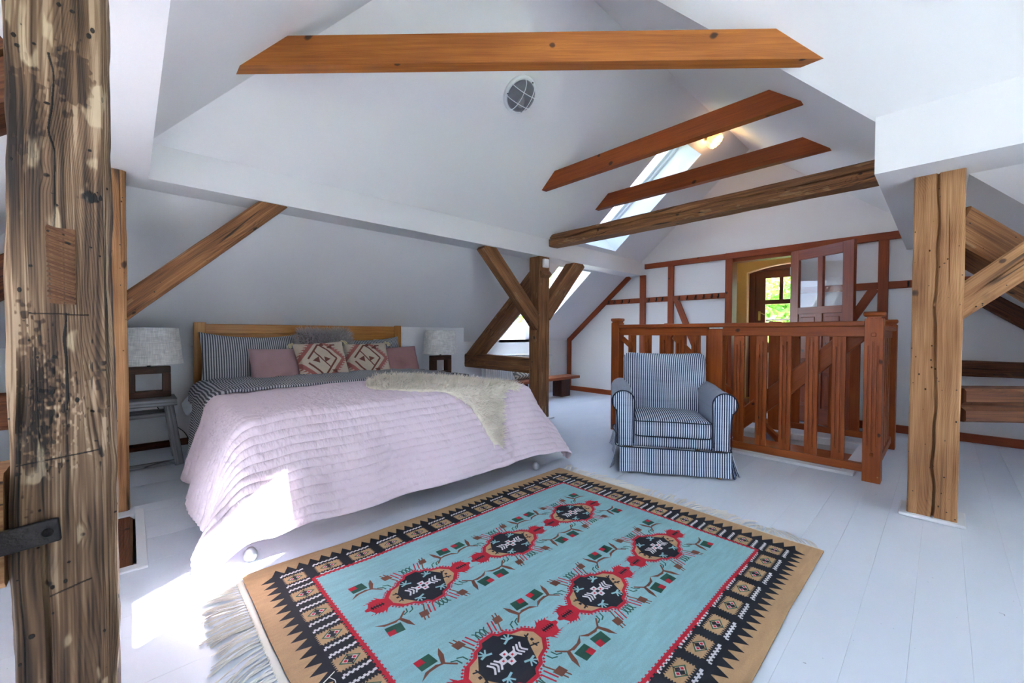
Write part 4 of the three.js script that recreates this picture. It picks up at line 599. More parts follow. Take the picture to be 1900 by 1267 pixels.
{
  solo('pillow', pose(pad(0.8, 0.54, 0.2, { seed: 3, sag: 0.03 }), [0.84, 0.79, -4.45], 0.03, 0.36, -0.03), mTick, 'large grey striped pillow propped at the left end of the headboard', 'pillow');
  solo('pillow', pose(pad(0.8, 0.52, 0.2, { seed: 5, sag: 0.03 }), [1.98, 0.76, -4.46], -0.02, 0.36, 0.02), mTick, 'grey striped pillow half hidden at the right end of the headboard', 'pillow');
  solo('cushion', pose(pad(0.43, 0.36, 0.15, { seed: 7, pinch: 0.03 }), [0.985, 0.735, -4.2], 0.06, 0.42, -0.02), mPink, 'plain dusty pink square cushion leaning on the left striped pillow', 'cushion');
  solo('cushion', pose(pad(0.44, 0.36, 0.14, { seed: 9, pinch: 0.03 }), [2.24, 0.725, -4.24], -0.1, 0.42, 0.04), mPinkDeep, 'deeper rose pink cushion at the right, partly behind a patterned one', 'cushion');
  // woven pattern: serrated chevrons and stepped hooks
  const cv = document.createElement('canvas'); cv.width = cv.height = 512; const c = cv.getContext('2d');
  c.fillStyle = 'rgb(206,190,172)'; c.fillRect(0, 0, 512, 512);
  for (let i = 0; i < 512; i += 4) { c.fillStyle = `rgba(150,120,95,${0.05 + 0.05 * HT[i * 7]})`; c.fillRect(0, i, 512, 2); }
  c.translate(256, 256); c.scale(1.36, 1.36); c.translate(-282, -256);
  const poly = (col, pts) => { c.fillStyle = col; c.beginPath(); pts.forEach(([x, y], i) => i ? c.lineTo(x, y) : c.moveTo(x, y)); c.closePath(); c.fill(); };
  const ROSE = 'rgb(172,104,98)', BRN = 'rgb(120,70,60)';
  const chev = (cx, dir, w, reach, teeth) => { poly(ROSE, [[cx, 256], [cx + dir * reach, 256 - reach * 1.15], [cx + dir * (reach + w), 256 - reach * 1.15], [cx + dir * w, 256], [cx + dir * (reach + w), 256 + reach * 1.15], [cx + dir * reach, 256 + reach * 1.15]]); if (teeth) for (let i = 0; i < 13; i++) for (const s of [-1, 1]) { const t = i / 13 * reach, x = cx + dir * t, y = 256 + s * t * 1.15; poly(ROSE, [[x, y - 7], [x - dir * 26, y], [x, y + 8]]); } };
  chev(70, 1, 34, 215, true); chev(442, -1, 34, 215, true);
  const line = (x0, y0, x1, y1, w) => { c.strokeStyle = BRN; c.lineWidth = w; c.beginPath(); c.moveTo(x0, y0); c.lineTo(x1, y1); c.stroke(); };
  line(256, 120, 366, 256, 13); line(366, 256, 256, 392, 13); line(256, 120, 160, 240, 13); line(160, 272, 256, 392, 13); line(210, 180, 310, 330, 9);
  for (const s of [-1, 1]) for (let i = 0; i < 3; i++) { const x = 190 + i * 58, y = 256 + s * (150 - i * 28); poly(BRN, [[x, y], [x + 46, y - s * 6], [x + 46, y + s * 34]]); c.fillStyle = BRN; c.fillRect(x + 38, y + s * 30 - 7, 40, 13); }
  poly(BRN, [[190, 256], [236, 228], [236, 284]]); poly(BRN, [[320, 256], [276, 232], [276, 280]]);
  const kt = new THREE.CanvasTexture(cv); kt.colorSpace = THREE.SRGBColorSpace; kt.wrapS = kt.wrapT = THREE.RepeatWrapping; kt.repeat.set(1 / 0.48, 1 / 0.46); kt.offset.set(0.5, 0.5);
  const mKil = M(0xffffff, 0.92, { map: kt, bumpMap: rep(weave, 4, 4), bumpScale: 0.0012 }), mTas = M(0xd9cba4, 0.95);
  const kil = (p, yaw, roll, seed, label, corners) => {
    const t = thing('cushion', label, 'cushion', [p[0], p[1] - 0.2, p[2]]);
    const m = new THREE.Matrix4().compose(V(...p), new THREE.Quaternion().setFromEuler(new THREE.Euler(-0.45, yaw, roll, 'YXZ')), V(1, 1, 1));
    part(t, 'cover', pad(0.48, 0.42, 0.16, { seed, pinch: 0.05 }).applyMatrix4(m), mKil);
    const r = rng(seed);
    for (const [sx, sy] of corners) { const gs = [new THREE.SphereGeometry(0.014, 12, 8).toNonIndexed()]; for (let i = 0; i < 16; i++) { const a = r() * TAU, k = r() * 0.014; gs.push(tube([V(0, 0, 0), V(sx * 0.022 + k * Math.cos(a), -0.008 + 0.01 * sy, k * Math.sin(a)), V(sx * 0.036 + 1.4 * k * Math.cos(a), -0.05 + 0.01 * sy, 1.4 * k * Math.sin(a) + 0.008)], 0.0034, 5, 5)); } part(t, 'tassel', flat(gs).translate(sx * 0.237, sy * 0.207, 0).applyMatrix4(m), mTas); }
  };
  kil([1.365, 0.765, -4.13], 0.06, 0.05, 21, 'cream cushion with rust zigzag pattern and tassels, the front one of two', [[-1, 1], [1, 1]]);
  kil([1.845, 0.75, -4.2], -0.05, 0.02, 22, 'cream cushion with rust zigzag pattern, the one tucked behind on the right', [[1, 1]]);
  // long-haired grey cushion
  const fc = thing('fur_cushion', 'shaggy grey long-haired cushion behind the patterned cushions', 'cushion', [1.47, 0.6, -4.4]);
  const core = pose(pad(0.5, 0.42, 0.16, { seed: 31 }), [1.47, 0.86, -4.36], 0, 0.35); part(fc, 'core', core, M(0x8d8886, 0.95));
  hair(fc, core, 5200, 0.062, 0.0042, M(new THREE.Color(0.6, 0.56, 0.55), 0.9, { transmission: 0.4, thickness: 0 }), 41, V(0, 0.1, 0.1), 1.1);
}
// strands of pile on a geometry: one instanced, curved, tapering blade
function hair(t, g, n, len, wid, mat, seed, comb, spread, flat_ = 1, keep = () => true) {
  const blade = grid(1, 4, (u, v) => { const w = wid * (1 - v * 0.85) * (u - 0.5); return [w, v * len, len * 0.28 * v * v + (u - 0.5) * 0, u, v]; }), blade2 = blade.clone().rotateY(Math.PI / 2), bg = flat_ < 1 ? blade : mergeGeometries([blade, blade2]);
  const p = g.attributes.position, nn = g.attributes.normal, A = [], tot = [0]; const a = V(), b = V(), c = V();
  const ix = g.index; const N = (ix ? ix.count : p.count) / 3, I = (k) => ix ? ix.getX(k) : k;
  for (let i = 0; i < N; i++) { a.fromBufferAttribute(p, I(i * 3)); b.fromBufferAttribute(p, I(i * 3 + 1)); c.fromBufferAttribute(p, I(i * 3 + 2)); tot.push(tot[i] + b.sub(a).cross(c.sub(a)).length()); }
  const r = rng(seed), w = world(t), im = new THREE.InstancedMesh(bg, mat, n), m = new THREE.Matrix4(), q = new THREE.Quaternion(), na = V(), o = V(), s = V(); let k = 0;
  for (let tries = 0; k < n && tries < n * 6; tries++) {
    const x = r() * tot[N]; let lo = 0, hi = N; while (hi - lo > 1) { const mid = (lo + hi) >> 1; tot[mid] <= x ? lo = mid : hi = mid; }
    let u = r(), v = r(); if (u + v > 1) { u = 1 - u; v = 1 - v; }
    const [i0, i1, i2] = [I(lo * 3), I(lo * 3 + 1), I(lo * 3 + 2)];
    o.set(0, 0, 0).addScaledVector(a.fromBufferAttribute(p, i0), 1 - u - v).addScaledVector(b.fromBufferAttribute(p, i1), u).addScaledVector(c.fromBufferAttribute(p, i2), v);
    na.set(0, 0, 0).addScaledVector(a.fromBufferAttribute(nn, i0), 1 - u - v).addScaledVector(b.fromBufferAttribute(nn, i1), u).addScaledVector(c.fromBufferAttribute(nn, i2), v).normalize();
    if (!keep(o, na)) continue;
    const nrm = na.clone(); na.multiplyScalar(flat_).add(comb).add(V((r() - 0.5) * spread, (r() - 0.5) * spread, (r() - 0.5) * spread)).normalize();
    if (flat_ < 1) { const zx = nrm.clone().addScaledVector(na, -nrm.dot(na)).normalize(), xx = na.clone().cross(zx); q.setFromRotationMatrix(new THREE.Matrix4().makeBasis(xx, na, zx)).multiply(new THREE.Quaternion().setFromAxisAngle(Y1, (r() - 0.5) * 1.0)); }
    else q.setFromUnitVectors(Y1, na).multiply(new THREE.Quaternion().setFromAxisAngle(Y1, r() * TAU)); const z = 0.65 + 0.7 * r(); m.compose(o.sub(w), q, s.set(z, z, z)); im.setMatrixAt(k++, m);
  }
  im.count = k; im.name = partName(t, 'pile'); im.userData.kind = 'stuff'; im.castShadow = im.receiveShadow = true; t.add(im); return im;
}
{ // sheepskin over the foot of the bed: an outline in the bedspread's own coordinates, filled from its middle line
  const top = (x, z) => [x - BED.x0, z + 3.74], hang = (x, s) => [x - BED.x0, QUILT.L + s];
  const out = [top(1.37, -3.17), top(1.30, -2.9), top(1.33, -2.66), top(1.46, -2.5), hang(1.56, 0.0), hang(1.66, 0.08), hang(1.74, 0.17), hang(1.775, 0.27), hang(1.79, 0.36), hang(1.82, 0.43), hang(1.87, 0.455), hang(1.93, 0.42), hang(1.98, 0.33), hang(2.03, 0.22), hang(2.06, 0.12), hang(2.14, 0.06), hang(2.25, 0.05), hang(2.31, 0.0), top(2.3, -2.5), top(2.22, -2.66), top(2.15, -2.95), top(2.05, -3.2), top(2.0, -3.45), top(1.86, -3.6), top(1.66, -3.58), top(1.5, -3.4)];
  const curve = new THREE.CatmullRomCurve3(out.map(([p, q]) => V(p, q, 0)), true), cen = V(...top(1.82, -2.72), 0), n = 96, m = 22;
  const g = grid(n, m, (u, v) => { const e = curve.getPoint(u % 1); const rough = 1 + 0.03 * n1(u * 40, 3) * (u < 1 ? 1 : 1), k = v * rough, p = mix(cen.x, e.x, k), q = mix(cen.y, e.y, k), th = 0.03 * Math.pow(Math.max(0, 1 - v * v * v), 0.5) + 0.01 * n2(p * 9, q * 9, 4) * (1 - v); return [...QUILT.f(p, q, 0.042 + th), p, q]; });
  const s = thing('sheepskin', 'creamy white sheepskin thrown across the foot of the bed', 'sheepskin', [1.8, 0.6, -2.7]);
  { const nn = g.attributes.normal; let up = 0; for (let i = 0; i < nn.count; i++) up += nn.getY(i); if (up < 0) { const ix = g.index.array; for (let i = 0; i < ix.length; i += 3) { const a = ix[i]; ix[i] = ix[i + 1]; ix[i + 1] = a; } g.computeVertexNormals(); } }
  const h = shell(g, 0.012); part(s, 'hide', h, M(new THREE.Color(0.98, 0.9, 0.77), 0.95));
  hair(s, g, 11000, 0.036, 0.008, M(new THREE.Color(0.985, 0.9, 0.77), 0.95), 51, V(0.08, -0.2, 0.32), 0.7, 0.14);
}
// ---------------------------------------------------------------- bedside stools, lamps, bench corner
{
  const sx = 0.03, sz = -4.32;
  const stool = thing('stool', 'weathered grey wooden stool under the left bedside lamp', 'stool', [sx, 0, sz], 'bedside stools');
  delete stool.userData.group;
  part(stool, 'seat', timber(V(sx - 0.24, 0.5, sz), V(sx + 0.24, 0.5, sz), 0.32, 0.052, Z1, { seed: 61, amp: 0.003, edge: 0.006 }), mGrey);
  for (const a of [-1, 1]) for (const b of [-1, 1]) part(stool, 'leg', timber(V(sx + a * 0.19, 0.485, sz + b * 0.1), V(sx + a * 0.25, 0.0, sz + b * 0.165), 0.056, 0.04, X1, { seed: 62 + a + b * 2, amp: 0.0015, edge: 0.004 }), mGrey);
  for (const b of [-1, 1]) part(stool, 'stretcher', bar(V(sx - 0.2, 0.4, sz + b * 0.112), V(sx + 0.2, 0.4, sz + b * 0.112), 0.032, 0.02, Y1, 0.003), mGrey);
  part(stool, 'foot_bar', bar(V(sx - 0.24, 0.03, sz + 0.165), V(sx + 0.24, 0.03, sz + 0.165), 0.03, 0.03, Y1, 0.003), mGrey);
  const s2 = stool.clone(); s2.name = numbered('stool'); s2.position.x += 2.89; s2.userData = { label: 'grey wooden stool mostly hidden by the bed, under the right lamp', category: 'stool' }; scene.add(s2);
  const cx = 0.11, cz = -4.37, y0 = 0.5275, lamp = thing('table_lamp', 'bedside lamp with open square wooden base, left of the bed', 'lamp', [cx, y0, cz]);
  const w = 0.133, d = 0.05;
  part(lamp, 'base_frame', [box(cx - w, cx + w, y0, y0 + 0.05, cz - d, cz + d, 0.004, 'x'), box(cx - w, cx + w, y0 + 0.19, y0 + 0.245, cz - d, cz + d, 0.004, 'x'), box(cx - w, cx - w + 0.052, y0 + 0.05, y0 + 0.19, cz - d, cz + d, 0.003), box(cx + w - 0.052, cx + w, y0 + 0.05, y0 + 0.19, cz - d, cz + d, 0.003)], mLampWood);
  part(lamp, 'stem', lathe([[0.012, 0], [0.012, 0.05], [0.018, 0.052], [0.018, 0.1], [0, 0.1]], [cx, y0 + 0.245, cz], 16), mBlack);
  part(lamp, 'bulb', lathe([[0, 0], [0.012, 0.01], [0.028, 0.05], [0.026, 0.075], [0, 0.09]], [cx, y0 + 0.345, cz], 16), M(0xf2f0ea, 0.4));
  part(lamp, 'shade', lathe([[0.219, 0.268], [0.1885, 0.56], [0.1865, 0.56], [0.217, 0.268], [0.219, 0.268]], [cx, y0, cz], 64), mLinen);
  part(lamp, 'shade_ring', [tube(Array.from({ length: 24 }, (_, i) => V(cx + 0.187 * Math.cos(i / 24 * TAU), y0 + 0.557, cz + 0.187 * Math.sin(i / 24 * TAU))), 0.0025, 64, 6, true), ...[0, 1, 2].map((i) => tube([V(cx, y0 + 0.34, cz), V(cx + 0.187 * Math.cos(i * TAU / 3 + 0.6), y0 + 0.55, cz + 0.187 * Math.sin(i * TAU / 3 + 0.6))], 0.0015, 2, 5))], mSilver);
  const l2 = lamp.clone(); l2.name = numbered('table_lamp'); l2.position.x += 2.72; l2.position.z += 0.06; l2.userData = { label: 'bedside lamp with open square wooden base, right of the bed', category: 'lamp' }; scene.add(l2);
  solo('lamp_cord', tube([V(0.16, 0.47, -4.45), V(0.165, 0.42, -4.46), V(0.21, 0.36, -4.5), V(0.27, 0.25, -4.6), V(0.36, 0.13, -4.72), V(0.4, 0.02, -4.76), V(0.39, 0.008, -4.7)], 0.0035, 30, 6), mBlack, 'thin black lamp cord falling behind the left stool', 'cord');
}
{
  // radiator under the skylight
  const r = thing('radiator', 'white ribbed radiator on the low wall below the skylight', 'radiator', [4.67, 0.12, -4.79]);
  for (let i = 0; i < 32; i++) part(r, 'rib', box(3.93 + i * 0.0467, 3.93 + i * 0.0467 + 0.039, 0.14, 0.69, -4.82, -4.745, 0.012), mFrame);
  part(r, 'back_plate', box(3.92, 5.42, 0.13, 0.7, -4.845, -4.82, 0.004), mFrame); part(r, 'top_grille', [box(3.915, 5.425, 0.69, 0.705, -4.85, -4.74, 0.003), ...Array.from({ length: 30 }, (_, i) => box(3.94 + i * 0.05, 3.975 + i * 0.05, 0.704, 0.71, -4.835, -4.76, 0.001))], mFrame);
  part(r, 'valve', [lathe([[0, 0], [0.02, 0.0], [0.024, 0.02], [0.024, 0.05], [0.018, 0.06], [0, 0.062]], [0, 0, 0], 20).rotateZ(-Math.PI / 2).translate(5.44, 0.66, -4.78)], mFrame);
  part(r, 'pipe', [tube([V(5.45, 0.66, -4.78), V(5.46, 0.6, -4.78), V(5.46, 0.02, -4.78)], 0.009, 20, 8)], mFrame);
  // bench
  const b = thing('bench', 'low slab bench with light wooden top on dark timber blocks', 'bench', [4.8, 0, -4.4]);
  part(b, 'seat_slab', box(3.95, 5.62, 0.29, 0.335, -4.56, -4.26, 0.006, 'x'), mSlab);
  for (const [x0, x1] of [[4.2, 4.42], [5.2, 5.44]]) part(b, 'block', timber(V((x0 + x1) / 2, 0, -4.42), V((x0 + x1) / 2, 0.29, -4.42), x1 - x0, 0.2, X1, { seed: Math.round(x0 * 10), amp: 0.004 }), mBlock);
  const dia = tex(128, 128, (u, v, o) => { const t = sm(-0.25, 0.25, Math.sin(TAU * (u * 2 + Math.abs(v - 0.5) * 2))); o[0] = mix(0.5, 0.86, t); o[1] = mix(0.53, 0.85, t); o[2] = mix(0.53, 0.8, t); });
  solo('cushion', pose(pad(0.42, 0.2, 0.14, { seed: 71 }), [4.42, 0.435, -4.44], 0.05, 0.5), M(0xffffff, 0.9, { map: rep(dia, 8, 8) }), 'small grey and white chevron cushion lying on the slab bench', 'cushion');
  // small white box on the middle post
  const s = thing('sensor_box', 'small white plastic box screwed near the top of the middle post', 'sensor', [3.694, 1.85, -3.33]);
  part(s, 'housing', box(3.65, 3.738, 1.85, 1.955, -3.345, -3.31, 0.008), mFrame); part(s, 'lens', box(3.672, 3.716, 1.862, 1.885, -3.312, -3.306, 0.003), mPaintMatte);
  solo('wall_peg', box(5.53, 5.56, 0.38, 0.4, WZ, WZ + 0.012, 0.003), mBlack, 'tiny dark peg on the wall above the bench end', 'peg');
}
{ // round caged light on the slope, unlit
  const N = V(0, -1, 0.84).normalize(), C = V(2.325, aL(-2.395), -2.395), U = X1.clone(), Wv = U.clone().cross(N), m = new THREE.Matrix4().makeBasis(U, N, Wv).setPosition(C);
  const t = thing('bulkhead_light', 'round white caged bulkhead light on the ceiling, switched off', 'light', C.toArray());
  const put = (n, g, mat) => part(t, n, flat(g).applyMatrix4(m), mat);
  put('base', lathe([[0, 0.001], [0.14, 0.001], [0.145, 0.012], [0.142, 0.03], [0.128, 0.036], [0.122, 0.03], [0, 0.03]], [0, 0, 0], 56), mFrame);
  put('reflector', lathe([[0, 0.034], [0.06, 0.034], [0.118, 0.04], [0.118, 0.032], [0, 0.032]], [0, 0, 0], 40), M(0x8a8a90, 0.4, { metalness: 0.5 }));
  put('bulb', [lathe([[0, 0.02], [0.014, 0.025], [0.026, 0.05], [0.03, 0.075], [0.018, 0.1], [0, 0.105]], [0, 0, 0], 20).rotateX(Math.PI / 2 * 0.8).translate(0, 0.055, -0.03)], M(0xe8e2d2, 0.3));
  put('glass_dome', lathe([[0.122, 0.032], [0.118, 0.055], [0.1, 0.082], [0.065, 0.102], [0.03, 0.11], [0, 0.111]], [0, 0, 0], 48), M(0xb9bcc4, 0.06, { transmission: 0.75, thickness: 0, color: 0xc4c6ce }));
  const wire = (o, along) => { const pts = []; for (let i = 0; i <= 12; i++) { const s = -1 + i / 6, R = Math.sqrt(0.135 * 0.135 - o * o) * s, y = 0.035 + 0.085 * Math.sqrt(Math.max(0, 1 - (R * R + o * o) / (0.135 * 0.135))); pts.push(along ? V(R, y, o) : V(o, y, R)); } return tube(pts, 0.0032, 32, 6); };
  put('wire_guard', [wire(-0.045, true), wire(0.045, true), wire(-0.045, false), wire(0.045, false), tube(Array.from({ length: 32 }, (_, i) => V(0.134 * Math.cos(i / 32 * TAU), 0.036, 0.134 * Math.sin(i / 32 * TAU))), 0.0035, 64, 6, true)], mFrame);
  for (const a of [0.9, 2.9, 5.0]) put('screw', [new THREE.SphereGeometry(0.006, 10, 8).toNonIndexed().translate(0.13 * Math.cos(a), 0.037, 0.13 * Math.sin(a))], mBlack);
}
{ // warm lamp high by the skylight
  const N = V(0, -1, 0.84).normalize(), C = V(4.99, aL(-1.93), -1.93), m = new THREE.Matrix4().makeBasis(X1.clone(), N, X1.clone().cross(N)).setPosition(C);
  const t = thing('ceiling_lamp', 'lit ceiling lamp with scalloped amber glass beyond the collar beams', 'lamp', C.toArray());
  part(t, 'lamp_base', lathe([[0, 0.001], [0.05, 0.001], [0.055, 0.015], [0.04, 0.03], [0, 0.03]], [0, 0, 0], 32).applyMatrix4(m), mBrass);
  const dome = grid(64, 14, (u, v) => { const a = u * TAU, f = 1 + 0.05 * Math.cos(a * 12) * v, r = 0.1 * f * Math.sin(Math.PI * (0.18 + 0.34 * v)) * (0.55 + 0.45 * v), y = 0.03 + 0.105 * (1 - Math.cos(v * Math.PI * 0.5)); return [r * Math.cos(a) * (1.15 - 0.3 * v * v), y, r * Math.sin(a) * (1.15 - 0.3 * v * v), u, v]; });
  part(t, 'lamp_glass', dome.applyMatrix4(m), M(0xf3d8a8, 0.4, { emissive: new THREE.Color(1, 0.62, 0.25), emissiveIntensity: 0.06, transmission: 0.4, thickness: 0 }));
  const bulb = part(t, 'lamp_bulb', new THREE.SphereGeometry(0.025, 16, 12).toNonIndexed().translate(0, 0.07, 0).applyMatrix4(m), M(0xffffff, 0.4, { emissive: new THREE.Color(1, 0.72, 0.4), emissiveIntensity: 0.3 }));
  const l = new THREE.PointLight(new THREE.Color(1, 0.6, 0.25), 0.03); l.name = 'lamp'; l.position.copy(V(0, 0.07, 0).applyMatrix4(m)).sub(C); l.castShadow = true; t.add(l);
}
// ---------------------------------------------------------------- armchair
{
  const O = [2.9, 0, -1.352], th = -56.5 * Math.PI / 180;
  const t = thing('armchair', 'blue and white ticking striped armchair with loose skirted cover', 'armchair', O), MX = new THREE.Matrix4().makeRotationY(th).setPosition(...O);
  const put = (n, g, mat) => part(t, n, flat(g).applyMatrix4(MX), mat);
  const uvX = (g) => { if (g.index) g = g.toNonIndexed(); const p = g.attributes.position, uv = new Float32Array(p.count * 2); for (let i = 0; i < p.count; i++) { uv[i * 2] = p.getX(i); uv[i * 2 + 1] = p.getY(i) + p.getZ(i); } g.setAttribute('uv', new THREE.BufferAttribute(uv, 2)); return g; };
  const soft = (w, h, d, r, f) => { const g = new RoundedBoxGeometry(w, h, d, 5, r); let q = g; const p = q.attributes.position; for (let i = 0; i < p.count; i++) { const v = f(p.getX(i), p.getY(i), p.getZ(i)); p.setXYZ(i, ...v); } q.computeVertexNormals(); return q; };
  const sub = (w, h, d, nx, ny, nz, r) => { // rounded box with divided faces
    const g = new THREE.BoxGeometry(w, h, d, nx, ny, nz), p = g.attributes.position, v = V(), c = V();
    for (let i = 0; i < p.count; i++) { v.fromBufferAttribute(p, i); c.set(clamp(v.x, -w / 2 + r, w / 2 - r), clamp(v.y, -h / 2 + r, h / 2 - r), clamp(v.z, -d / 2 + r, d / 2 - r)); const k = v.clone().sub(c); if (k.lengthSq() > 0) v.copy(c).addScaledVector(k.normalize(), r); p.setXYZ(i, v.x, v.y, v.z); }
    return g;
  };
  const deform = (g, f) => { g = g.clone(); const p = g.attributes.position; for (let i = 0; i < p.count; i++) p.setXYZ(i, ...f(p.getX(i), p.getY(i), p.getZ(i))); const m = mergeVertices(((x) => { x.deleteAttribute('normal'); x.deleteAttribute('uv'); return x; })(g), 1e-5); m.computeVertexNormals(); return m; };
  const wr = (x, y, z, a, s) => a * n2(x * 9 + z * 5, y * 8 + z * 3, s);
  // lower body
  put('body', uvX(deform(sub(0.78, 0.16, 0.72, 30, 6, 12, 0.03).translate(0, 0.275, -0.385), (x, y, z) => [x, y, z + (z > -0.05 ? 0.006 + wr(x, y, z, 0.007, 3) : 0)])), mNavy);
  // back
  put('back', uvX(deform(sub(0.68, 0.62, 0.19, 26, 22, 6, 0.06), (x, y, z) => { const f = (y + 0.31) / 0.62; return [0.015 + x * (0.94 + 0.075 * f), 0.575 + y - (y > 0.2 ? 0.012 * (1 - (x / 0.34) ** 2) * (y - 0.2) / 0.11 : 0), -0.545 - 0.12 * f + z * (1 - 0.25 * f) + (z > 0 ? 0.03 * (1 - (x / 0.36) ** 2) * Math.sin(f * Math.PI) + wr(x, y, 0, 0.005, 7) : 0)]; })), mNavy);
  // seat cushion
  put('seat_cushion', uvX(deform(sub(0.545, 0.125, 0.56, 26, 6, 20, 0.035), (x, y, z) => [x, 0.345 + y + (y > 0 ? 0.03 * (1 - (x / 0.28) ** 2) * (1 - (z / 0.3) ** 2) : 0), -0.27 + z + wr(x, y, z, 0.004, 9)])), mNavy);
  const piping = (pts, closed) => tube(pts.map((q) => V(...q)), 0.0042, 60, 6, closed);
  put('piping', [piping([[-0.27, 0.395, -0.2], [-0.268, 0.398, -0.02], [-0.25, 0.4, 0.008], [0, 0.402, 0.012], [0.25, 0.4, 0.008], [0.268, 0.398, -0.02], [0.27, 0.395, -0.2]]), piping([[-0.262, 0.292, -0.01], [-0.24, 0.29, 0.006], [0, 0.289, 0.01], [0.24, 0.29, 0.006], [0.262, 0.292, -0.01]])], mPiping);
  // arms: rolled profile drawn in x, y and run from back to front
  for (const s of [-1, 1]) {
    const prof = []; const P = (x, y) => prof.push(new THREE.Vector2(s * x, y)); P(0.275, 0.2); P(0.272, 0.45);
    const cx = 0.352, cy = 0.54, R = 0.083; for (let i = 0; i <= 18; i++) { const a = Math.PI * (1.0 - i / 18 * 1.28) ; P(cx + R * Math.cos(a), cy + R * Math.sin(a) * (i < 10 ? 1 : 1)); } P(0.397, 0.44); P(0.392, 0.32); P(0.392, 0.2);
    const g = boxless(new THREE.ExtrudeGeometry(new THREE.Shape(prof), { depth: 0.66, bevelEnabled: true, bevelThickness: 0.014, bevelSize: 0.012, bevelOffset: -0.012, bevelSegments: 3, steps: 14, curveSegments: 8 })); g.translate(0, 0, -0.68);
    const p = g.attributes.position; for (let i = 0; i < p.count; i++) { const z = p.getZ(i), y = p.getY(i), x = p.getX(i), k = sm(0.35, 0.6, y); p.setXYZ(i, x + wr(0, y, z, 0.005, 13) * k, y + k * (0.02 * sm(-0.2, -0.6, z) + 0.006 * n1(z * 12, 5 + s)), z + (z > -0.02 ? wr(x, y, 0, 0.003, 4) : 0)); }
    const a = toCreasedNormals(g, 0.7); boxUV(a, 'y'); put('arm', a, mNavy);
    const ring = prof.filter((q) => q.y > 0.42).map((q) => [q.x, q.y, 0.0]); put('piping', [piping([[s * 0.275, 0.23, 0.004], ...ring, [s * 0.394, 0.3, 0.004], [s * 0.393, 0.22, 0.004]])], mPiping);
  }
  // skirt: four panels hanging from the seam, open pleats at the corners
  const seam = 0.203, panel = (A, B, nrm, fl, kick) => { const n = 40; return shell(grid(n, 8, (u, v) => { const d = v * (seam - 0.022), end = Math.pow(Math.abs(u * 2 - 1), 5), o = 0.004 + fl * v * v * 0.5 + kick * end * v + v * 0.007 * Math.sin(u * 17 + fl * 90), x = mix(A[0], B[0], u), z = mix(A[1], B[1], u); return [x + nrm[0] * o, seam - d, z + nrm[1] * o, (Math.abs(B[0] - A[0]) > Math.abs(B[1] - A[1]) ? x : z), -d]; }), 0.004); };
  const hw = 0.395, fz = 0.006, bz = -0.75;
  put('skirt', [panel([-hw + 0.02, fz], [hw - 0.005, fz], [0, 1], 0.02, 0.012), panel([-hw, bz], [-hw, fz - 0.02], [-1, 0], 0.03, 0.03), panel([hw, fz - 0.02], [hw, bz], [1, 0], 0.03, 0.045), panel([hw, bz], [-hw, bz], [0, -1], 0.02, 0.01), panel([hw - 0.012, fz + 0.002], [hw + 0.002, fz - 0.03], [0.7, 0.7], 0.06, 0.0)].map((q) => q.toNonIndexed()), mNavy);
  put('piping', [piping([[-hw, seam, bz], [hw, seam, bz], [hw, seam, -0.4], [hw + 0.003, seam, fz - 0.01], [hw - 0.02, seam, fz + 0.008], [0, seam, fz + 0.01], [-hw + 0.02, seam, fz + 0.008], [-hw - 0.003, seam, fz - 0.01], [-hw, seam, -0.4]], true)], mPiping);
  for (const [x, z] of [[-0.3, -0.06], [0.325, -0.03], [-0.31, -0.68], [0.31, -0.68]]) { const g = new THREE.CylinderGeometry(0.03, 0.022, 0.2, 4).toNonIndexed(); g.rotateY(Math.PI / 4); g.translate(x, 0.1, z); put('leg', boxUV(g, 'y'), mHoney); }
}
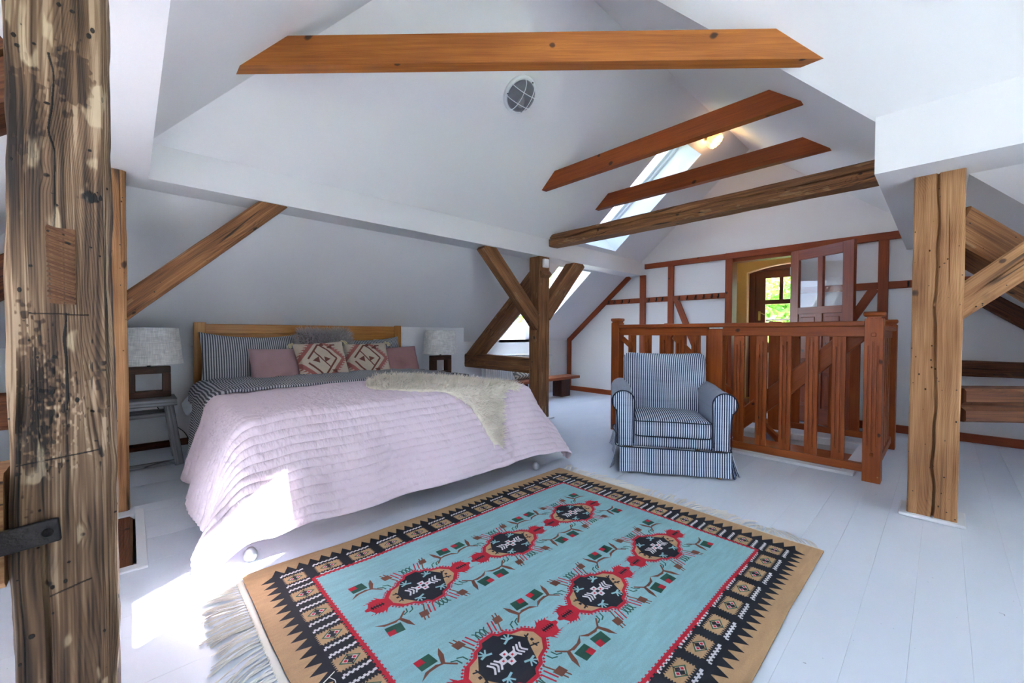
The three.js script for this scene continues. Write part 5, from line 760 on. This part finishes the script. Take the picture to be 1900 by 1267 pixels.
// ---------------------------------------------------------------- rug
{
  const x0 = 0.335, x1 = 2.405, z0 = -2.018, z1 = -0.378, W = x1 - x0, H = z1 - z0, cv = document.createElement('canvas'), S = 2040 / W; cv.width = 2040; cv.height = Math.round(H * S);
  const c = cv.getContext('2d'); c.scale(S, S);
  const TAN = 'rgb(192,155,114)', BLK = 'rgb(24,26,36)', TUR = 'rgb(146,192,197)', RED = 'rgb(196,28,50)', WHT = 'rgb(222,218,220)', GRN = 'rgb(38,88,72)', BRN = 'rgb(122,72,54)', PNK = 'rgb(214,150,160)';
  const poly = (col, pts) => { c.fillStyle = col; c.beginPath(); pts.forEach(([x, y], i) => i ? c.lineTo(x, y) : c.moveTo(x, y)); c.closePath(); c.fill(); };
  const rc = (col, x, y, w, h) => { c.fillStyle = col; c.fillRect(x, y, w, h); };
  rc(TAN, 0, 0, W, H);
  const B = 0.092, I = 0.225;                                        // teeth base, inner edge of the border
  rc(BLK, B, B, W - 2 * B, H - 2 * B);
  const saw = (n, a, f) => { for (let i = 0; i < n; i++) f((i + 0.5) / n, a); };
  const nx = 40, nz = 31;
  for (let i = 0; i < nx; i++) { const w = (W - 2 * B) / nx, x = B + (i + 0.5) * w; poly(BLK, [[x - w * 0.5, B + 0.003], [x, 0.05], [x + w * 0.5, B + 0.003]]); poly(BLK, [[x - w * 0.5, H - B - 0.003], [x, H - 0.05], [x + w * 0.5, H - B - 0.003]]); }
  for (let i = 0; i < nz; i++) { const w = (H - 2 * B) / nz, y = B + (i + 0.5) * w; poly(BLK, [[B + 0.003, y - w * 0.5], [0.045, y + w * 0.2], [B + 0.003, y + w * 0.5]]); poly(BLK, [[W - B - 0.003, y - w * 0.5], [W - 0.045, y + w * 0.2], [W - B - 0.003, y + w * 0.5]]); }
  // border panel: serrated tan box with a small diamond, white toothed bars on both sides along x
  const bars = (cx, cy, len) => { const n = 11, hw = 0.0062; for (let i = 0; i < n; i++) { const x = cx - len / 2 + i * len / n; rc(WHT, x, cy - hw + (i % 2 ? 0.0024 : -0.0024), len / n + 0.0004, hw * 1.7); } rc(WHT, cx - len / 2 - 0.006, cy - 0.001, 0.008, 0.011); rc(WHT, cx + len / 2 - 0.002, cy - 0.009, 0.008, 0.011); };
  const panel = (cx, cy, w, h) => {
    rc(TAN, cx - w / 2, cy - h / 2, w, h); for (let i = 0; i < 9; i++) { const x = cx - w / 2 + (i + 0.5) * w / 9; for (const s of [-1, 1]) poly(TAN, [[x - w / 22, cy + s * h / 2], [x, cy + s * (h / 2 + 0.008)], [x + w / 22, cy + s * h / 2]]); } for (let i = 0; i < 6; i++) { const y = cy - h / 2 + (i + 0.5) * h / 6; for (const s of [-1, 1]) poly(TAN, [[cx + s * w / 2, y - h / 16], [cx + s * (w / 2 + 0.007), y], [cx + s * w / 2, y + h / 16]]); }
    const d = Math.min(w * 0.4, 0.036), e = Math.min(h * 0.46, 0.026); poly(GRN, [[cx - d, cy], [cx, cy - e], [cx + d, cy], [cx, cy + e]]); poly(TAN, [[cx - d * 0.82, cy], [cx, cy - e * 0.82], [cx + d * 0.82, cy], [cx, cy + e * 0.82]]); poly(BLK, [[cx - d * 0.68, cy], [cx, cy - e * 0.68], [cx + d * 0.68, cy], [cx, cy + e * 0.68]]);
    for (const s of [-1, 1]) { poly(WHT, [[cx + s * d * 0.12, cy], [cx + s * d * 0.4, cy - e * 0.4], [cx + s * d * 0.68, cy], [cx + s * d * 0.4, cy + e * 0.4]]); poly(RED, [[cx + s * d * 0.22, cy], [cx + s * d * 0.4, cy - e * 0.26], [cx + s * d * 0.6, cy], [cx + s * d * 0.4, cy + e * 0.26]]); }
    rc(BLK, cx - 0.0015, cy - h / 2, 0.003, h); };
  const mid = (B + I) / 2 + 0.004, n1x = 11, n1z = 8, px = (W - 2 * I) / n1x, pz = (H - 2 * I) / n1z;
  for (let i = -0; i < n1x; i++) for (const y of [mid, H - mid]) { const x = I + (i + 0.5) * px; panel(x, y, px * 0.66, 0.052); bars(x, y - 0.047, px * 0.66); bars(x, y + 0.047, px * 0.66); }
  for (let i = 0; i < n1z; i++) for (const x of [mid, W - mid]) { const y = I + (i + 0.5) * pz; panel(x, y, 0.088, pz * 0.38); bars(x, y - pz * 0.36, 0.082); bars(x, y + pz * 0.36, 0.082); }
  for (const x of [mid, W - mid]) for (const y of [mid, H - mid]) { panel(x, y, 0.075, 0.05); bars(x, y - 0.047, 0.08); bars(x, y + 0.047, 0.08); }
  // red toothed line and field
  const fr = 0.012; rc(RED, I - fr, I - fr, W - 2 * I + 2 * fr, H - 2 * I + 2 * fr);
  for (let x = I; x < W - I; x += 0.02) for (const [y, s] of [[I - fr, -1], [H - I + fr, 1]]) rc(RED, x, y + (s < 0 ? -0.005 : -0.002), 0.009, 0.007);
  for (let y = I; y < H - I; y += 0.02) for (const [x, s] of [[I - fr, -1], [W - I + fr, 1]]) rc(RED, x + (s < 0 ? -0.005 : -0.002), y, 0.007, 0.009);
  rc(TUR, I, I, W - 2 * I, H - 2 * I);
  for (let x = I; x < W - I; x += 0.02) for (const y of [I, H - I - 0.004]) rc(RED, x + 0.01, y, 0.008, 0.004);
  for (let y = I; y < H - I; y += 0.02) for (const x of [I, W - I - 0.004]) rc(RED, x, y + 0.01, 0.004, 0.008);
  const L = (col, w, pts) => { c.strokeStyle = col; c.lineWidth = w; c.lineCap = 'butt'; c.beginPath(); pts.forEach(([x, y], i) => i ? c.lineTo(x, y) : c.moveTo(x, y)); c.stroke(); };
  const medallion = (mx, my) => {
    c.save(); c.translate(mx, my);
    const body = [[-0.16, 0.022], [-0.128, 0.06], [-0.085, 0.074], [-0.07, 0.092], [-0.04, 0.1], [-0.028, 0.118], [0.028, 0.118], [0.04, 0.1], [0.07, 0.092], [0.085, 0.074], [0.128, 0.06], [0.16, 0.022]], full = [...body, ...body.map(([x, y]) => [-x, -y])];
    for (const s of [-1, 1]) {  // combs at the ends
      poly(RED, [[s * 0.15, -0.026], [s * 0.19, -0.044], [s * 0.215, -0.036], [s * 0.231, 0], [s * 0.215, 0.036], [s * 0.19, 0.044], [s * 0.15, 0.026]]);
      for (let i = 0; i < 5; i++) for (const q of [-1, 1]) poly(RED, [[s * (0.17 + i * 0.0125), q * 0.036], [s * (0.186 + i * 0.0125), q * (0.058 - i * 0.005)], [s * (0.18 + i * 0.0125), q * 0.034]]);
      poly(RED, [[s * 0.226, -0.012], [s * 0.241, -0.006], [s * 0.241, 0.006], [s * 0.226, 0.012]]);
      L(BLK, 0.007, [[s * 0.165, 0], [s * 0.22, 0]]); for (let i = 0; i < 5; i++) L(BLK, 0.0035, [[s * (0.174 + i * 0.01), -0.011], [s * (0.174 + i * 0.01), 0.011]]);
    }
    poly(RED, full); for (let i = 0; i < full.length; i++) { const a = full[i], b = full[(i + 1) % full.length], d = Math.hypot(b[0] - a[0], b[1] - a[1]), n = Math.max(1, Math.round(d / 0.013)); for (let k = 0; k < n; k++) { const x = mix(a[0], b[0], (k + 0.5) / n), y = mix(a[1], b[1], (k + 0.5) / n), l = Math.hypot(x, y); rc(RED, x * (1 + 0.005 / l) - 0.0035, y * (1 + 0.005 / l) - 0.0035, 0.007, 0.007); } }
    c.save(); c.scale(0.885, 0.885); poly(TAN, full); c.beginPath(); full.forEach(([x, y], i) => i ? c.lineTo(x, y) : c.moveTo(x, y)); c.closePath(); c.clip(); poly(BLK, [[-0.12, -0.02], [-0.07, -0.09], [-0.06, -0.13], [0.06, -0.13], [0.07, -0.09], [0.12, -0.02], [0.1, 0.02], [0.07, 0.09], [0.06, 0.13], [-0.06, 0.13], [-0.07, 0.09], [-0.12, 0.02]]);
    for (const s of [-1, 1]) { for (const q of [-1, 1]) { L(BLK, 0.006, [[s * 0.1, q * 0.018], [s * 0.138, q * 0.03]]); L(BLK, 0.006, [[s * 0.118, q * 0.014], [s * 0.122, q * 0.036]]); } rc(BLK, s * 0.128 - 0.006, -0.006, 0.012, 0.012); }
    c.restore();
    // white star: four blocks with a red dot, feathered arrows along x
    for (const [a, b] of [[0, -1], [0, 1], [-1, 0], [1, 0]]) { c.save(); c.translate(a * 0.02, b * 0.018); c.rotate(0.0); poly(WHT, [[-0.014, -0.011], [0.014, -0.011], [0.011, 0.012], [-0.011, 0.012]]); rc(RED, -0.0045, -0.0035, 0.008, 0.007); c.restore(); }
    for (const s of [-1, 1]) for (let i = 0; i < 3; i++) { const x = s * (0.032 + i * 0.014); L(WHT, 0.0075, [[x + s * 0.012, -0.022], [x, -0.004], [x, 0.004], [x + s * 0.012, 0.022]]); }
    for (const s of [-1, 1]) for (const q of [-1, 1]) { const x = s * 0.05, y = q * 0.056; L(TUR, 0.0085, [[x - s * 0.022, y - q * 0.008], [x, y], [x + s * 0.02, y - q * 0.004]]); L(TUR, 0.006, [[x, y], [x + s * 0.004, y + q * 0.024]]); L(TUR, 0.006, [[x, y], [x - s * 0.014, y + q * 0.02]]); L(TUR, 0.006, [[x, y], [x + s * 0.018, y + q * 0.015]]); }
    // lines, hooks, tulips and flowers round it
    for (const s of [-1, 1]) for (const q of [-1, 1]) {
      L(RED, 0.0055, [[s * 0.034, q * 0.118], [s * 0.05, q * 0.165]]); L(RED, 0.0055, [[s * 0.05, q * 0.112], [s * 0.066, q * 0.16]]);
      for (let i = 0; i < 3; i++) L(GRN, 0.0045, [[s * (0.012 - i * 0.016), q * (0.124)], [s * (0.016 - i * 0.018), q * 0.145], [s * (0.028 - i * 0.018), q * 0.158]]);
      for (let i = 0; i < 2; i++) L(GRN, 0.0045, [[s * (0.1 + i * 0.022), q * 0.08], [s * (0.106 + i * 0.022), q * 0.1], [s * (0.124 + i * 0.022), q * 0.108]]);
      c.save(); c.translate(s * 0.083, q * 0.148); c.scale(s, q); L(BRN, 0.0055, [[-0.022, -0.05], [0, 0]]); poly(BRN, [[-0.016, -0.012], [0.018, -0.014], [0.024, 0.016], [-0.008, 0.018]]); L(BRN, 0.005, [[0.0, 0.016], [0.005, 0.034]]); L(BRN, 0.005, [[0.014, 0.016], [0.02, 0.034]]); c.restore();
      c.save(); c.translate(s * 0.195, q * 0.148); c.scale(s, q); L(BRN, 0.007, [[-0.062, -0.06], [-0.03, -0.03], [0.0, -0.026]]); poly(BRN, [[-0.034, -0.034], [-0.05, 0.0], [-0.052, 0.036], [-0.036, 0.012], [-0.024, -0.026]]); poly(BRN, [[-0.026, -0.03], [0.02, -0.034], [0.055, -0.05], [0.03, -0.026], [-0.01, -0.02]]); poly(GRN, [[-0.022, -0.012], [0.036, -0.016], [0.04, 0.03], [-0.016, 0.034]]); poly(RED, [[0.01, 0.008], [0.038, 0.006], [0.04, 0.03], [0.014, 0.032]]); c.restore();
    }
    c.restore();
  };
  for (const x of [0.868, 1.36, 1.858]) for (const z of [-1.452, -0.94]) medallion(x - x0, z - z0);
  // wool: horizontal ribs and flecks in the dye
  const im = c.getImageData(0, 0, cv.width, cv.height), D = im.data;
  for (let y = 0; y < cv.height; y++) for (let x = 0; x < cv.width; x++) { const k = (y * cv.width + x) * 4, f = 1 + 0.05 * HT[(x * 31 + (y >> 1) * 977) & 65535] + 0.035 * n2(x / 55, y / 9, 5) + 0.03 * n2(x / 160, y / 160, 9); for (let q = 0; q < 3; q++) D[k + q] = clamp(D[k + q] * f, 0, 255); }
  c.putImageData(im, 0, 0);
  const rt = new THREE.CanvasTexture(cv); rt.colorSpace = THREE.SRGBColorSpace; rt.wrapS = rt.wrapT = THREE.ClampToEdgeWrapping;
  const mRug = M(0xffffff, 0.95, { map: rt, bumpMap: rep(weave, W * 14, H * 14), bumpScale: 0.0012, sheen: 0.15 });
  const t = thing('rug', 'turquoise kilim rug with red and black medallions and patterned border', 'rug', [(x0 + x1) / 2, 0, (z0 + z1) / 2]);
  const edge = (x, z) => { const ez = 0.006 * n1(x * 5, 21), ex = 0.006 * n1(z * 5, 22); return [x + ex * (x > 1.4 ? 1 : 1), z + ez]; };
  const top = grid(90, 72, (u, v) => { const x = mix(x0, x1, u), z = mix(z0, z1, v), [ex, ez] = edge(x, z), e = Math.min(u, 1 - u, v, 1 - v), y = 0.0085 + 0.0018 * n2(x * 4, z * 4, 31) + 0.004 * Math.max(0, n1(x * 4.5, 23)) * sm(0.05, 0, Math.min(v, 1 - v)); return [ex, y, ez, u, 1 - v]; });
  part(t, 'pile_face', shell(top, 0.006), mRug);
  // fringe: a woven heading band and bunches of yarn on both short ends
  const mF = M(0xf0ebe2, 0.95), r = rng(91);
  for (const s of [-1, 1]) {
    const xe = s < 0 ? x0 : x1, gs = [], n = 84;
    part(t, 'heading_band', shell(grid(2, 60, (u, v) => { const z = mix(z0 + 0.01, z1 - 0.01, v); return [xe + s * (0.002 + 0.022 * u) + 0.006 * n1(z * 5, 22), 0.007 - 0.002 * u, z]; }), 0.004), M(0xe2dccf, 0.95));
    for (let i = 0; i < n; i++) {
      const z = mix(z0 + 0.015, z1 - 0.015, (i + 0.5) / n), len = 0.07 + 0.045 * r() + (s < 0 ? 0.02 : 0) + 0.028 * n1(z * 6, 41), lean = 0.07 * n1(z * 4.1, 43 + s) + 0.045 * (r() - 0.5);
      for (let k = 0; k < 6; k++) { const a = (r() - 0.5), b = (r() - 0.5), y = 0.004 + r() * 0.008, x = xe + s * 0.022; gs.push(tube([V(x, 0.006, z + a * 0.006), V(x + s * len * 0.35, y, z + lean * 0.3 + a * 0.01), V(x + s * len * 0.7, y * 0.8 + 0.002, z + lean * 0.8 + b * 0.012), V(x + s * len * (0.9 + 0.2 * r()), 0.003, z + lean * 1.2 + b * 0.02 + a * 0.008)], 0.0016, 5, 4)); }
    }
    const f = part(t, 'fringe', gs, mF, 'stuff');
  }
  part(t, 'loose_thread', [tube([V(x0 + 0.005, 0.012, -1.22), V(x0 + 0.06, 0.014, -1.235), V(x0 + 0.11, 0.013, -1.26)], 0.0018, 10, 5), tube([V(x0 + 0.005, 0.012, -1.2), V(x0 + 0.05, 0.014, -1.19), V(x0 + 0.1, 0.013, -1.22), V(x0 + 0.09, 0.013, -1.25)], 0.0018, 12, 5)], mF);
}
renderer.render(scene, camera);
